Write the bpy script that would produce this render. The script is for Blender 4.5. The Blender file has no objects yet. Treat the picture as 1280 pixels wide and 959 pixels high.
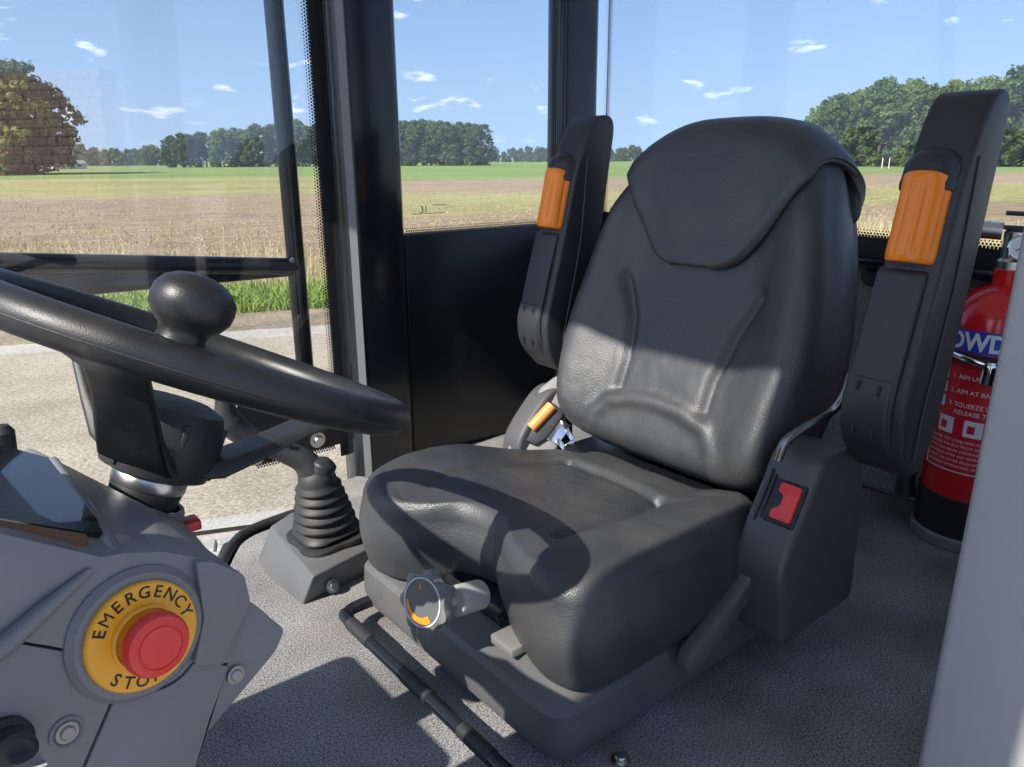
import bpy, bmesh, math, random
from mathutils import Vector, Matrix, noise
R = math.radians
scn = bpy.context.scene
# ------------------------------------------------------------------ camera, sky, sun, exposure
CAM_H = 0.70
cam_d = bpy.data.cameras.new('camera'); cam = bpy.data.objects.new('camera', cam_d)
scn.collection.objects.link(cam); scn.camera = cam
cam_d.sensor_width = 36; cam_d.lens = 950 / 1280 * 36
cam_d.clip_start = 0.02; cam_d.clip_end = 6000
CAM_M = Matrix.Rotation(math.pi/2 - R(16.45), 3, 'X') @ Matrix.Rotation(-R(0.36), 3, 'Z')
cam.matrix_world = Matrix.Translation((0, 0, CAM_H)) @ CAM_M.to_4x4()
CAB = 39.0                                   # heading of the machine in the world
SUN_CAB = Vector((-1.0, -0.10, 0.90)).normalized()     # towards the sun, machine axes
SUN = Matrix.Rotation(R(CAB), 3, 'Z') @ SUN_CAB
sun_d = bpy.data.lights.new('sun', 'SUN'); sun = bpy.data.objects.new('sun', sun_d)
scn.collection.objects.link(sun)
sun_d.energy = 4.3; sun_d.angle = R(0.55); sun_d.color = (1.0, 0.95, 0.87)
sun.rotation_euler = SUN.to_track_quat('Z', 'Y').to_euler()
world = bpy.data.worlds.new('World'); scn.world = world; world.use_nodes = True
vs = scn.view_settings
vs.view_transform = 'Standard'; vs.look = 'None'; vs.gamma = 1; vs.use_curve_mapping = False
vs.exposure = 0.92
scn.render.engine = 'CYCLES'
scn.cycles.max_bounces = 6; scn.cycles.diffuse_bounces = 3; scn.cycles.glossy_bounces = 3; scn.cycles.volume_bounces = 0; scn.cycles.transparent_max_bounces = 16
def build_world():
    nt = world.node_tree; nt.nodes.clear(); N = nt.nodes.new; L = nt.links.new
    out = N('ShaderNodeOutputWorld'); bg = N('ShaderNodeBackground'); L(bg.outputs[0], out.inputs[0])
    bg.inputs[1].default_value = 0.125
    sky = N('ShaderNodeTexSky'); sky.sky_type = 'NISHITA'; sky.sun_disc = False
    el = math.asin(SUN.z); sky.sun_elevation = el
    sky.sun_rotation = math.atan2(SUN.x, SUN.y)
    sky.air_density = 1.0; sky.dust_density = 0.5; sky.ozone_density = 2.5; sky.altitude = 0
    # small fair-weather clouds: noise on a flat layer overhead
    tc = N('ShaderNodeTexCoord'); sep = N('ShaderNodeSeparateXYZ'); L(tc.outputs['Generated'], sep.inputs[0])
    # clear dry air: look the colour up a little above the true elevation so the horizon is not washed out
    lift = N('ShaderNodeCombineXYZ'); L(sep.outputs[0], lift.inputs[0]); L(sep.outputs[1], lift.inputs[1])
    def mth(op, a, b=None, clamp=False):
        m = N('ShaderNodeMath'); m.operation = op; m.use_clamp = clamp
        for i, v in enumerate((a, b)):
            if v is None: continue
            if isinstance(v, (int, float)): m.inputs[i].default_value = v
            else: L(v, m.inputs[i])
        return m.outputs[0]
    L(mth('ADD', mth('MULTIPLY', mth('ABSOLUTE', sep.outputs[2]), .9), .20), lift.inputs[2]); L(lift.outputs[0], sky.inputs[0])
    z = mth('ADD', mth('MAXIMUM', sep.outputs[2], 0.0), 0.26)
    com = N('ShaderNodeCombineXYZ')
    L(mth('DIVIDE', sep.outputs[0], z), com.inputs[0]); L(mth('DIVIDE', sep.outputs[1], z), com.inputs[1])
    n1 = N('ShaderNodeTexNoise'); n1.inputs['Scale'].default_value = 4.4; n1.inputs['Detail'].default_value = 9
    n1.inputs['Roughness'].default_value = 0.56; L(com.outputs[0], n1.inputs['Vector'])
    n1.inputs['Distortion'].default_value = 0.25
    rmp = N('ShaderNodeValToRGB'); L(n1.outputs[0], rmp.inputs[0])
    rmp.color_ramp.elements[0].position = 0.61; rmp.color_ramp.elements[1].position = 0.74
    up = N('ShaderNodeMapRange'); L(sep.outputs[2], up.inputs[0])
    up.inputs[1].default_value = 0.01; up.inputs[2].default_value = 0.06
    fac = mth('MULTIPLY', mth('MULTIPLY', rmp.outputs[0], up.outputs[0]), 0.7, True)
    mix = N('ShaderNodeMixRGB'); L(fac, mix.inputs[0]); L(sky.outputs[0], mix.inputs[1])
    mix.inputs[2].default_value = (11.0, 11.2, 11.6, 1)
    L(mix.outputs[0], bg.inputs[0])
build_world()

# ------------------------------------------------------------------ pixel sighting helper (survey of the photograph)
K3 = Matrix.Rotation(-R(CAB), 3, 'Z')
CAMC = Vector((0, 0, CAM_H))
def ray(px, py): return K3 @ (CAM_M @ Vector(((px-640)/950, (479.5-py)/950, -1)))
def on_x(px, py, x): d = ray(px, py); return CAMC + d * (x / d.x)
def on_y(px, py, y): d = ray(px, py); return CAMC + d * (y / d.y)
def on_z(px, py, z): d = ray(px, py); return CAMC + d * ((z - CAM_H) / d.z)
def on_n(px, py, n, p0): d = ray(px, py); return CAMC + d * (n.dot(p0 - CAMC) / n.dot(d))
rnd = random.Random(7)

# ------------------------------------------------------------------ materials
MATS = {}
def mat(name, col, rough=0.5, metal=0.0, spec=0.5, bump=None, var=None, coat=0.0, emis=None):
    """bump=(scale, strength, distance) noise relief; var=(scale, colour2, lo, hi) noise colour variation"""
    if name in MATS: return MATS[name]
    m = bpy.data.materials.new(name); m.use_nodes = True; nt = m.node_tree
    b = nt.nodes['Principled BSDF']; L = nt.links.new; N = nt.nodes.new
    b.inputs['Base Color'].default_value = (*col, 1); b.inputs['Roughness'].default_value = rough
    b.inputs['Metallic'].default_value = metal; b.inputs['Specular IOR Level'].default_value = spec
    b.inputs['Coat Weight'].default_value = coat
    tc = N('ShaderNodeTexCoord')
    if var:
        n = N('ShaderNodeTexNoise'); n.inputs['Scale'].default_value = var[0]; n.inputs['Detail'].default_value = 5
        L(tc.outputs['Object'], n.inputs['Vector'])
        r = N('ShaderNodeValToRGB'); L(n.outputs[0], r.inputs[0])
        r.color_ramp.elements[0].position = var[2]; r.color_ramp.elements[1].position = var[3]
        r.color_ramp.elements[0].color = (*col, 1); r.color_ramp.elements[1].color = (*var[1], 1)
        L(r.outputs[0], b.inputs['Base Color'])
        if len(var) > 4:
            mr = N('ShaderNodeMapRange'); L(n.outputs[0], mr.inputs[0]); mr.inputs[1].default_value = var[2]; mr.inputs[2].default_value = var[3]
            mr.inputs[3].default_value = rough; mr.inputs[4].default_value = var[4]; L(mr.outputs[0], b.inputs['Roughness'])
    if bump:
        n = N('ShaderNodeTexNoise'); n.inputs['Scale'].default_value = bump[0]; n.inputs['Detail'].default_value = 3
        L(tc.outputs['Object'], n.inputs['Vector'])
        bp = N('ShaderNodeBump'); bp.inputs['Strength'].default_value = bump[1]; bp.inputs['Distance'].default_value = bump[2]
        L(n.outputs[0], bp.inputs['Height']); L(bp.outputs[0], b.inputs['Normal'])
    MATS[name] = m; return m

def mat_vinyl():
    m = bpy.data.materials.new('black_vinyl'); m.use_nodes = True; nt = m.node_tree; N = nt.nodes.new; L = nt.links.new
    b = nt.nodes['Principled BSDF']; tc = N('ShaderNodeTexCoord')
    n = N('ShaderNodeTexNoise'); n.inputs['Scale'].default_value = 9; n.inputs['Detail'].default_value = 6; L(tc.outputs['Object'], n.inputs[0])
    r = N('ShaderNodeValToRGB'); L(n.outputs[0], r.inputs[0])
    r.color_ramp.elements[0].position = 0.35; r.color_ramp.elements[1].position = 0.75
    r.color_ramp.elements[0].color = (0.034, 0.036, 0.040, 1); r.color_ramp.elements[1].color = (0.060, 0.060, 0.060, 1)
    L(r.outputs[0], b.inputs['Base Color'])
    mr = N('ShaderNodeMapRange'); L(n.outputs[0], mr.inputs[0]); mr.inputs[1].default_value = .3; mr.inputs[2].default_value = .75
    b.inputs['Specular IOR Level'].default_value = .62; mr.inputs[3].default_value = .36; mr.inputs[4].default_value = .52; L(mr.outputs[0], b.inputs['Roughness'])
    v = N('ShaderNodeTexVoronoi'); v.inputs['Scale'].default_value = 520; L(tc.outputs['Object'], v.inputs['Vector'])
    w = N('ShaderNodeTexNoise'); w.inputs['Scale'].default_value = 26; w.inputs['Detail'].default_value = 2; L(tc.outputs['Object'], w.inputs[0])
    b1 = N('ShaderNodeBump'); b1.inputs['Strength'].default_value = .55; b1.inputs['Distance'].default_value = .0007; L(v.outputs['Distance'], b1.inputs['Height'])
    b2 = N('ShaderNodeBump'); b2.inputs['Strength'].default_value = .25; b2.inputs['Distance'].default_value = .004; L(w.outputs[0], b2.inputs['Height'])
    L(b1.outputs[0], b2.inputs['Normal']); L(b2.outputs[0], b.inputs['Normal'])
    return m
VINYL = mat_vinyl()

def mat_carpet():
    m = bpy.data.materials.new('carpet'); m.use_nodes = True; nt = m.node_tree; N = nt.nodes.new; L = nt.links.new
    b = nt.nodes['Principled BSDF']; tc = N('ShaderNodeTexCoord'); b.inputs['Roughness'].default_value = .95; b.inputs['Specular IOR Level'].default_value = .15
    n = N('ShaderNodeTexNoise'); n.inputs['Scale'].default_value = 360; n.inputs['Detail'].default_value = 3; n.inputs['Roughness'].default_value = .7; L(tc.outputs['Object'], n.inputs[0])
    r = N('ShaderNodeValToRGB'); L(n.outputs[0], r.inputs[0])
    r.color_ramp.elements[0].position = .33; r.color_ramp.elements[1].position = .68
    r.color_ramp.elements[0].color = (.045, .045, .047, 1); r.color_ramp.elements[1].color = (.50, .49, .48, 1)
    n2 = N('ShaderNodeTexNoise'); n2.inputs['Scale'].default_value = 7; n2.inputs['Detail'].default_value = 6; L(tc.outputs['Object'], n2.inputs[0])
    mr = N('ShaderNodeMapRange'); L(n2.outputs[0], mr.inputs[0]); mr.inputs[1].default_value = .3; mr.inputs[2].default_value = .7; mr.inputs[3].default_value = .68; mr.inputs[4].default_value = 1.22
    mx = N('ShaderNodeMixRGB'); mx.blend_type = 'MULTIPLY'; mx.inputs[0].default_value = 1; L(r.outputs[0], mx.inputs[1]); L(mr.outputs[0], mx.inputs[2])
    n3 = N('ShaderNodeTexNoise'); n3.inputs['Scale'].default_value = 3.2; n3.inputs['Detail'].default_value = 9; n3.inputs['Roughness'].default_value = .7; L(tc.outputs['Object'], n3.inputs[0])
    m3 = N('ShaderNodeMapRange'); L(n3.outputs[0], m3.inputs[0]); m3.inputs[1].default_value = .5; m3.inputs[2].default_value = .72; m3.inputs[4].default_value = .5
    du = N('ShaderNodeMixRGB'); L(m3.outputs[0], du.inputs[0]); L(mx.outputs[0], du.inputs[1]); du.inputs[2].default_value = (.27, .235, .19, 1)
    v4 = N('ShaderNodeTexVoronoi'); v4.inputs['Scale'].default_value = 42; L(tc.outputs['Object'], v4.inputs['Vector'])
    m4 = N('ShaderNodeMapRange'); L(v4.outputs['Distance'], m4.inputs[0]); m4.inputs[1].default_value = .085; m4.inputs[2].default_value = .06; m4.inputs[4].default_value = .55
    gr = N('ShaderNodeMixRGB'); L(m4.outputs[0], gr.inputs[0]); L(du.outputs[0], gr.inputs[1]); gr.inputs[2].default_value = (.40, .36, .30, 1)
    L(gr.outputs[0], b.inputs['Base Color'])
    bp = N('ShaderNodeBump'); bp.inputs['Strength'].default_value = .9; bp.inputs['Distance'].default_value = .003; L(n.outputs[0], bp.inputs['Height']); L(bp.outputs[0], b.inputs['Normal'])
    return m
CARPET = mat_carpet()

def mat_glass(name, ior):
    m = bpy.data.materials.new(name); m.use_nodes = True; nt = m.node_tree; nt.nodes.clear(); N = nt.nodes.new; L = nt.links.new
    o = N('ShaderNodeOutputMaterial'); t = N('ShaderNodeBsdfTransparent'); t.inputs[0].default_value = (.975, .985, .98, 1)
    g = N('ShaderNodeBsdfGlossy'); g.inputs['Roughness'].default_value = 0.0
    f = N('ShaderNodeFresnel'); f.inputs[0].default_value = 1.5
    x = N('ShaderNodeMixShader'); ge = N('ShaderNodeNewGeometry'); mi = N('ShaderNodeMix'); L(ge.outputs['Backfacing'], mi.inputs[0]); mi.inputs[2].default_value = ior; mi.inputs[3].default_value = 1/ior; L(mi.outputs[0], f.inputs[0]); L(f.outputs[0], x.inputs[0]); L(t.outputs[0], x.inputs[1]); L(g.outputs[0], x.inputs[2]); L(x.outputs[0], o.inputs[0])
    return m
GLASS = mat_glass('window_glass', 1.36); DOORGLASS = mat_glass('door_glass', 1.56)
BLACKPAINT = mat('black_gloss_paint', (.010, .011, .014), .16, spec=.5, bump=(60, .05, .002))
BLACKPANEL = mat('black_panel', (.006, .0065, .008), .3, bump=(300, .2, .001))
BLACKPLASTIC = mat('black_plastic', (.022, .023, .025), .45, bump=(700, .35, .0006), var=(14, (.03, .03, .031), .4, .7, .55))
RUBBER = mat('black_rubber', (.018, .018, .019), .5, bump=(300, .3, .0008), var=(10, (.035, .034, .033), .4, .75, .62))
WHEELMAT = mat('steering_wheel_plastic', (.013, .0135, .0145), .38, bump=(900, .4, .0005), var=(20, (.022, .022, .022), .4, .75, .5))
GREYPLASTIC = mat('grey_dash_plastic', (.165, .167, .175), .40, bump=(800, .3, .0005), var=(12, (.195, .195, .20), .35, .75, .5))
BASEPLASTIC = mat('charcoal_seat_plastic', (.09, .09, .092), .5, bump=(800, .4, .0006), var=(12, (.11, .109, .107), .35, .75, .58))
ARMPLASTIC = mat('armrest_plastic', (.024, .025, .028), .44, bump=(900, .35, .0005))
CONSOLEPLASTIC = mat('console_plastic', (.10, .102, .105), .42, bump=(700, .3, .0005), var=(12, (.12, .12, .12), .35, .75, .5))
ORANGE = mat('orange_plastic', (.98, .255, .008), .30)
ORANGE2 = mat('worn_orange_plastic', (.78, .30, .08), .45)
RED = mat('red_button_plastic', (.75, .035, .03), .38, var=(60, (.78, .07, .055), .4, .7))
REDPAINT = mat('red_gloss_paint', (.62, .014, .016), .2, coat=.4)
YELLOW = mat('yellow_plastic', (.92, .42, .025), .36)
STEEL = mat('zinc_steel', (.62, .62, .60), .28, metal=1, bump=(200, .2, .001))
DULLSTEEL = mat('dull_grey_metal', (.30, .295, .28), .42, metal=.5, bump=(300, .3, .001))
CHROME = mat('chrome', (.75, .75, .76), .12, metal=1)
WHITE = mat('white_print', (.80, .80, .80), .5)
BLACKINK = mat('black_print', (.012, .012, .014), .5)
BLUEINK = mat('blue_print', (.03, .06, .45), .4)
REDLABEL = mat('red_label', (.62, .012, .03), .38)
GREYPILLAR = mat('grey_pillar_paint', (.33, .333, .345), .32, bump=(500, .2, .0006), var=(6, (.36, .36, .37), .35, .75, .38))
PALEPILLAR = mat('pale_seal_pink_reflection', (.50, .44, .41), .45, var=(14, (.55, .40, .36), .4, .8))  # pale seal with a pinkish reflection mixed into its colour
SCREEN = mat('display_glass', (.012, .014, .018), .05, spec=.8, coat=.5)
BROWNTRIM = mat('brown_trim', (.20, .085, .04), .35, var=(30, (.12, .07, .045), .4, .8))
BELT = mat('belt_webbing', (.10, .10, .10), .8, bump=(500, .5, .001))
GREYCOVER = mat('grey_belt_cover', (.075, .075, .077), .5, bump=(600, .4, .001))

def scuff(m, col, sc=(5, 5, 90), lo=.66, amt=.5):
    nt = m.node_tree; N = nt.nodes.new; L = nt.links.new; b = nt.nodes['Principled BSDF']; src = b.inputs['Base Color'].links[0].from_socket
    tc = N('ShaderNodeTexCoord'); mp = N('ShaderNodeMapping'); mp.inputs['Scale'].default_value = sc; mp.inputs['Rotation'].default_value = (.5, .6, .3); L(tc.outputs['Object'], mp.inputs[0])
    n = N('ShaderNodeTexNoise'); n.inputs['Scale'].default_value = 1.6; n.inputs['Detail'].default_value = 6; n.inputs['Roughness'].default_value = .7; L(mp.outputs[0], n.inputs[0])
    r = N('ShaderNodeMapRange'); L(n.outputs[0], r.inputs[0]); r.inputs[1].default_value = lo; r.inputs[2].default_value = lo+.12; r.inputs[4].default_value = amt
    x = N('ShaderNodeMixRGB'); L(r.outputs[0], x.inputs[0]); L(src, x.inputs[1]); x.inputs[2].default_value = (*col, 1); L(x.outputs[0], b.inputs['Base Color'])
scuff(GREYPLASTIC, (.42, .41, .40)); scuff(BASEPLASTIC, (.26, .25, .24), (6, 60, 6)); scuff(CONSOLEPLASTIC, (.28, .27, .26), (6, 50, 6)); scuff(GREYPILLAR, (.62, .61, .60), (30, 30, 4), .68, .6); scuff(WHEELMAT, (.05, .049, .047), (20, 20, 20), .58, .6)

# ------------------------------------------------------------------ mesh helpers
COL = scn.collection
def tag(o, label=None, cat=None, group=None, kind=None):
    if label: o['label'] = label
    if cat: o['category'] = cat
    if group: o['group'] = group
    if kind: o['kind'] = kind
    return o
def obj(name, me, m=None, parent=None, smooth=True, ang=35):
    if m is not None and not me.materials: me.materials.append(m)
    o = bpy.data.objects.new(name, me); COL.objects.link(o); o.parent = parent
    if smooth: me.shade_smooth(); me.set_sharp_from_angle(angle=R(ang))
    return o
def thing(name, label, cat, loc=(0, 0, 0), rz=CAB, group=None):
    o = bpy.data.objects.new(name, None); COL.objects.link(o); o.location = loc; o.rotation_euler = (0, 0, R(rz)); o.empty_display_size = .1
    return tag(o, label, cat, group)
def from_bm(bm, name):
    me = bpy.data.meshes.new(name); bmesh.ops.recalc_face_normals(bm, faces=bm.faces[:]); bm.to_mesh(me); bm.free(); return me
def pymesh(name, V, Fc, fix=True):
    me = bpy.data.meshes.new(name); me.from_pydata([tuple(v) for v in V], [], Fc); me.validate()
    if fix:
        bm = bmesh.new(); bm.from_mesh(me); bmesh.ops.recalc_face_normals(bm, faces=bm.faces[:]); bm.to_mesh(me); bm.free()
    return me
def bevel(bm, w, seg=3, ang=25):
    ed = [e for e in bm.edges if len(e.link_faces) == 2 and e.calc_face_angle(0) > R(ang)]
    bmesh.ops.bevel(bm, geom=ed, offset=w, segments=seg, profile=.5, affect='EDGES', clamp_overlap=True)
def frame(pos, zdir, xhint=(1, 0, 0)):
    z = Vector(zdir).normalized(); x = Vector(xhint); x = (x - z * x.dot(z)).normalized(); y = z.cross(x)
    M = Matrix((x, y, z)).transposed().to_4x4(); M.translation = pos; return M
def box(name, m, parent, lo, hi, bev=.004, M=None, seg=2):
    bm = bmesh.new(); bmesh.ops.create_cube(bm, size=1)
    lo = Vector(lo); hi = Vector(hi); c = (lo+hi)/2; s = hi-lo
    for v in bm.verts: v.co = Vector((v.co.x*s.x, v.co.y*s.y, v.co.z*s.z)) + c
    if bev: bevel(bm, bev, seg)
    if M: bm.transform(M)
    return obj(name, from_bm(bm, name), m, parent)
def prism_me(name, poly, h0, h1, axis='y', bev=.004, seg=2, M=None, taper=None):
    """poly: 2-D points; axis y -> (x,z) polygon extruded along y; z -> (x,y) along z; x -> (y,z) along x"""
    bm = bmesh.new()
    def P(a, b, h): return {'y': (a, h, b), 'z': (a, b, h), 'x': (h, a, b)}[axis]
    A = [bm.verts.new(P(a, b, h0)) for a, b in poly]
    q = taper(poly) if taper else poly
    B = [bm.verts.new(P(a, b, h1)) for a, b in q]
    n = len(poly); bm.faces.new(A); bm.faces.new(B[::-1])
    for i in range(n): bm.faces.new((A[i], B[i], B[(i+1) % n], A[(i+1) % n]))
    bmesh.ops.recalc_face_normals(bm, faces=bm.faces[:])
    if bev: bevel(bm, bev, seg)
    if M: bm.transform(M)
    return from_bm(bm, name)
def prism(name, m, parent, *a, **k): return obj(name, prism_me(name, *a, **k), m, parent)
def rpoly(pts, r=.01, n=5):
    """round the corners of a polygon"""
    out = []; N = len(pts)
    for i in range(N):
        p = Vector(pts[i]); a = Vector(pts[i-1]); b = Vector(pts[(i+1) % N])
        ri = r[i] if isinstance(r, (list, tuple)) else r
        da = min(ri, (a-p).length*.48); db = min(ri, (b-p).length*.48)
        A = p + (a-p).normalized()*da; B = p + (b-p).normalized()*db
        for k in range(n+1):
            t = k/n; out.append(tuple(A*(1-t)**2 + p*2*t*(1-t) + B*t*t))
    return out
def catmull(P, n=8):
    P = [Vector(p) for p in P]; out = []
    Q = [2*P[0]-P[1]] + P + [2*P[-1]-P[-2]]
    for i in range(1, len(Q)-2):
        a, b, c, d = Q[i-1:i+3]
        for k in range(n):
            t = k/n; out.append(.5*((2*b)+(c-a)*t+(2*a-5*b+4*c-d)*t*t+(3*b-a-3*c+d)*t**3))
    out.append(P[-1]); return out
def lerp_list(L, t):
    x = t*(len(L)-1); i = min(int(x), len(L)-2); f = x-i; return L[i]*(1-f)+L[i+1]*f
def tube_me(name, pts, rad, seg=14, smooth=8, flat=None, closed=False):
    P = catmull(pts, smooth) if smooth else [Vector(p) for p in pts]
    n = len(P); V = []; Fc = []
    t0 = (P[1]-P[0]).normalized(); up = Vector((0, 0, 1)) if abs(t0.z) < .9 else Vector((1, 0, 0))
    u = (up - t0*up.dot(t0)).normalized()
    for i in range(n):
        t = (P[min(i+1, n-1)]-P[max(i-1, 0)]).normalized(); u = (u-t*u.dot(t)).normalized(); w = t.cross(u)
        r = rad if isinstance(rad, (int, float)) else lerp_list(rad, i/(n-1))
        fu, fw = flat or (1, 1)
        for k in range(seg):
            a = 2*math.pi*k/seg; V.append(P[i]+u*(r*fu*math.cos(a))+w*(r*fw*math.sin(a)))
    for i in range(n-1):
        for k in range(seg):
            k2 = (k+1) % seg; Fc.append((i*seg+k, i*seg+k2, (i+1)*seg+k2, (i+1)*seg+k))
    Fc.append(tuple(range(seg))[::-1]); Fc.append(tuple((n-1)*seg+k for k in range(seg)))
    return pymesh(name, V, Fc)
def tube(name, m, parent, pts, rad, **k): return obj(name, tube_me(name, pts, rad, **k), m, parent, ang=50)
def lathe_me(name, prof, seg=48, M=None, fn=None, caps=True):
    """prof: (radius, height) pairs; open ends are capped"""
    V = []; Fc = []; n = len(prof)
    for r, h in prof:
        for k in range(seg):
            a = 2*math.pi*k/seg; rr = fn(r, h, a) if fn else r
            V.append(Vector((rr*math.cos(a), rr*math.sin(a), h)))
    for i in range(n-1):
        for k in range(seg):
            k2 = (k+1) % seg; Fc.append((i*seg+k, i*seg+k2, (i+1)*seg+k2, (i+1)*seg+k))
    if caps: Fc.append(tuple(range(seg))[::-1]); Fc.append(tuple((n-1)*seg+k for k in range(seg)))
    if M: V = [M @ v for v in V]
    return pymesh(name, V, Fc)
def lathe(name, m, parent, prof, **k):
    a = k.pop('ang', 35); return obj(name, lathe_me(name, prof, **k), m, parent, ang=a)
def text_me(name, s, size, ext=.0004, align='CENTER', bold=0):
    c = bpy.data.curves.new(name, 'FONT'); c.body = s; c.size = size; c.extrude = ext; c.align_x = align; c.align_y = 'CENTER'; c.resolution_u = 3; c.offset = bold
    o = bpy.data.objects.new(name, c); COL.objects.link(o); bpy.context.view_layer.update()
    me = bpy.data.meshes.new_from_object(o.evaluated_get(bpy.context.evaluated_depsgraph_get()))
    bpy.data.objects.remove(o); bpy.data.curves.remove(c); me.name = name; me.materials.clear(); return me
def bolt(name, m, parent, pos, nrm, r=.008, hgt=.006, washer=True):
    prof = [(r*1.0, -.002), (r, hgt*.7), (r*.8, hgt), (r*.0+1e-4, hgt)]
    if washer: prof = [(r*1.5, -.002), (r*1.5, .0015), (r, .0016)] + prof[1:]
    return lathe(name, m, parent, prof, seg=16, M=frame(pos, nrm, (.3, .5, .8)))
def smooth01(a, b, x):
    t = max(0, min(1, (x-a)/(b-a))); return t*t*(3-2*t)
def seg_dist(p, poly):
    d = 9
    for i in range(len(poly)-1):
        a = Vector(poly[i]); b = Vector(poly[i+1]); ab = b-a; t = max(0, min(1, (p-a).dot(ab)/ab.length_squared))
        d = min(d, (p-a-ab*t).length)
    return d
def pad_me(name, out, top, bot, r, c=(0, 0), nth=160, ns=46, rb=.02, nside=7, bulge=.006, edge=None):
    """cushion: star-shaped outline out(th)->(a,b) round c, upper surface top(a,b), lower bot(a,b), rolled edge r.  Returns V (a,b,h), faces"""
    V = []; rings = []
    C2 = Vector(c); O = [Vector(out(2*math.pi*k/nth)) for k in range(nth)]
    NR = [(O[(k+1) % nth]-O[k-1]) for k in range(nth)]; NR = [Vector((t.y, -t.x)).normalized() for t in NR]
    def add(ring): 
        rings.append(len(V)); V.extend(ring)
    for i in range(1, ns+1):
        u = i/ns; s = 1-(1-u)**1.6
        rg = []
        for k in range(nth):
            full = (O[k]-C2).length; p = C2+(O[k]-C2)*s; d = (1-s)*full
            rr = r if edge is None else edge(O[k].x, O[k].y)
            drop = 0 if d >= rr else rr-math.sqrt(max(0, rr*rr-(rr-d)**2))
            rg.append((p.x, p.y, top(p.x, p.y)-drop))
        add(rg)
    for j in range(1, nside+1):
        u = j/nside; rg = []
        for k in range(nth):
            a, b = O[k]; rr = r if edge is None else edge(a, b)
            h0 = top(a, b)-rr; h1 = bot(a, b)+rb; h = h0+(h1-h0)*u; q = O[k]+NR[k]*(bulge*math.sin(math.pi*u))
            rg.append((q.x, q.y, h))
        add(rg)
    for j in range(1, 5):
        a_ = j/4*math.pi/2; rg = []
        for k in range(nth):
            q = O[k]-NR[k]*(rb*(1-math.cos(a_))); rg.append((q.x, q.y, bot(*O[k])+rb-rb*math.sin(a_)))
        add(rg)
    Fc = []
    for i in range(len(rings)-1):
        A, B = rings[i], rings[i+1]
        for k in range(nth):
            k2 = (k+1) % nth; Fc.append((A+k, B+k, B+k2, A+k2))
    ci = len(V); V.append((C2.x, C2.y, top(*C2)))
    for k in range(nth): Fc.append((ci, rings[0]+k, rings[0]+(k+1) % nth))
    Fc.append(tuple(rings[-1]+k for k in range(nth)))
    return V, Fc
def fan_outline(pts, n=10):
    """closed smooth outline through points -> function of angle index (uniform by arc length)"""
    P = [Vector(p) for p in pts]; Q = []
    N = len(P)
    for i in range(N):
        a, b, c, d = P[i-1], P[i], P[(i+1) % N], P[(i+2) % N]
        for k in range(n):
            t = k/n; Q.append(.5*((2*b)+(c-a)*t+(2*a-5*b+4*c-d)*t*t+(3*b-a-3*c+d)*t**3))
    L = [0]
    for i in range(len(Q)): L.append(L[-1]+(Q[(i+1) % len(Q)]-Q[i]).length)
    def f(th):
        s = (th/(2*math.pi) % 1)*L[-1]
        import bisect
        i = min(max(bisect.bisect_right(L, s)-1, 0), len(Q)-1); t = (s-L[i])/max(1e-9, L[i+1]-L[i])
        v = Q[i]*(1-t)+Q[(i+1) % len(Q)]*t; return (v.x, v.y)
    return f

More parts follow.
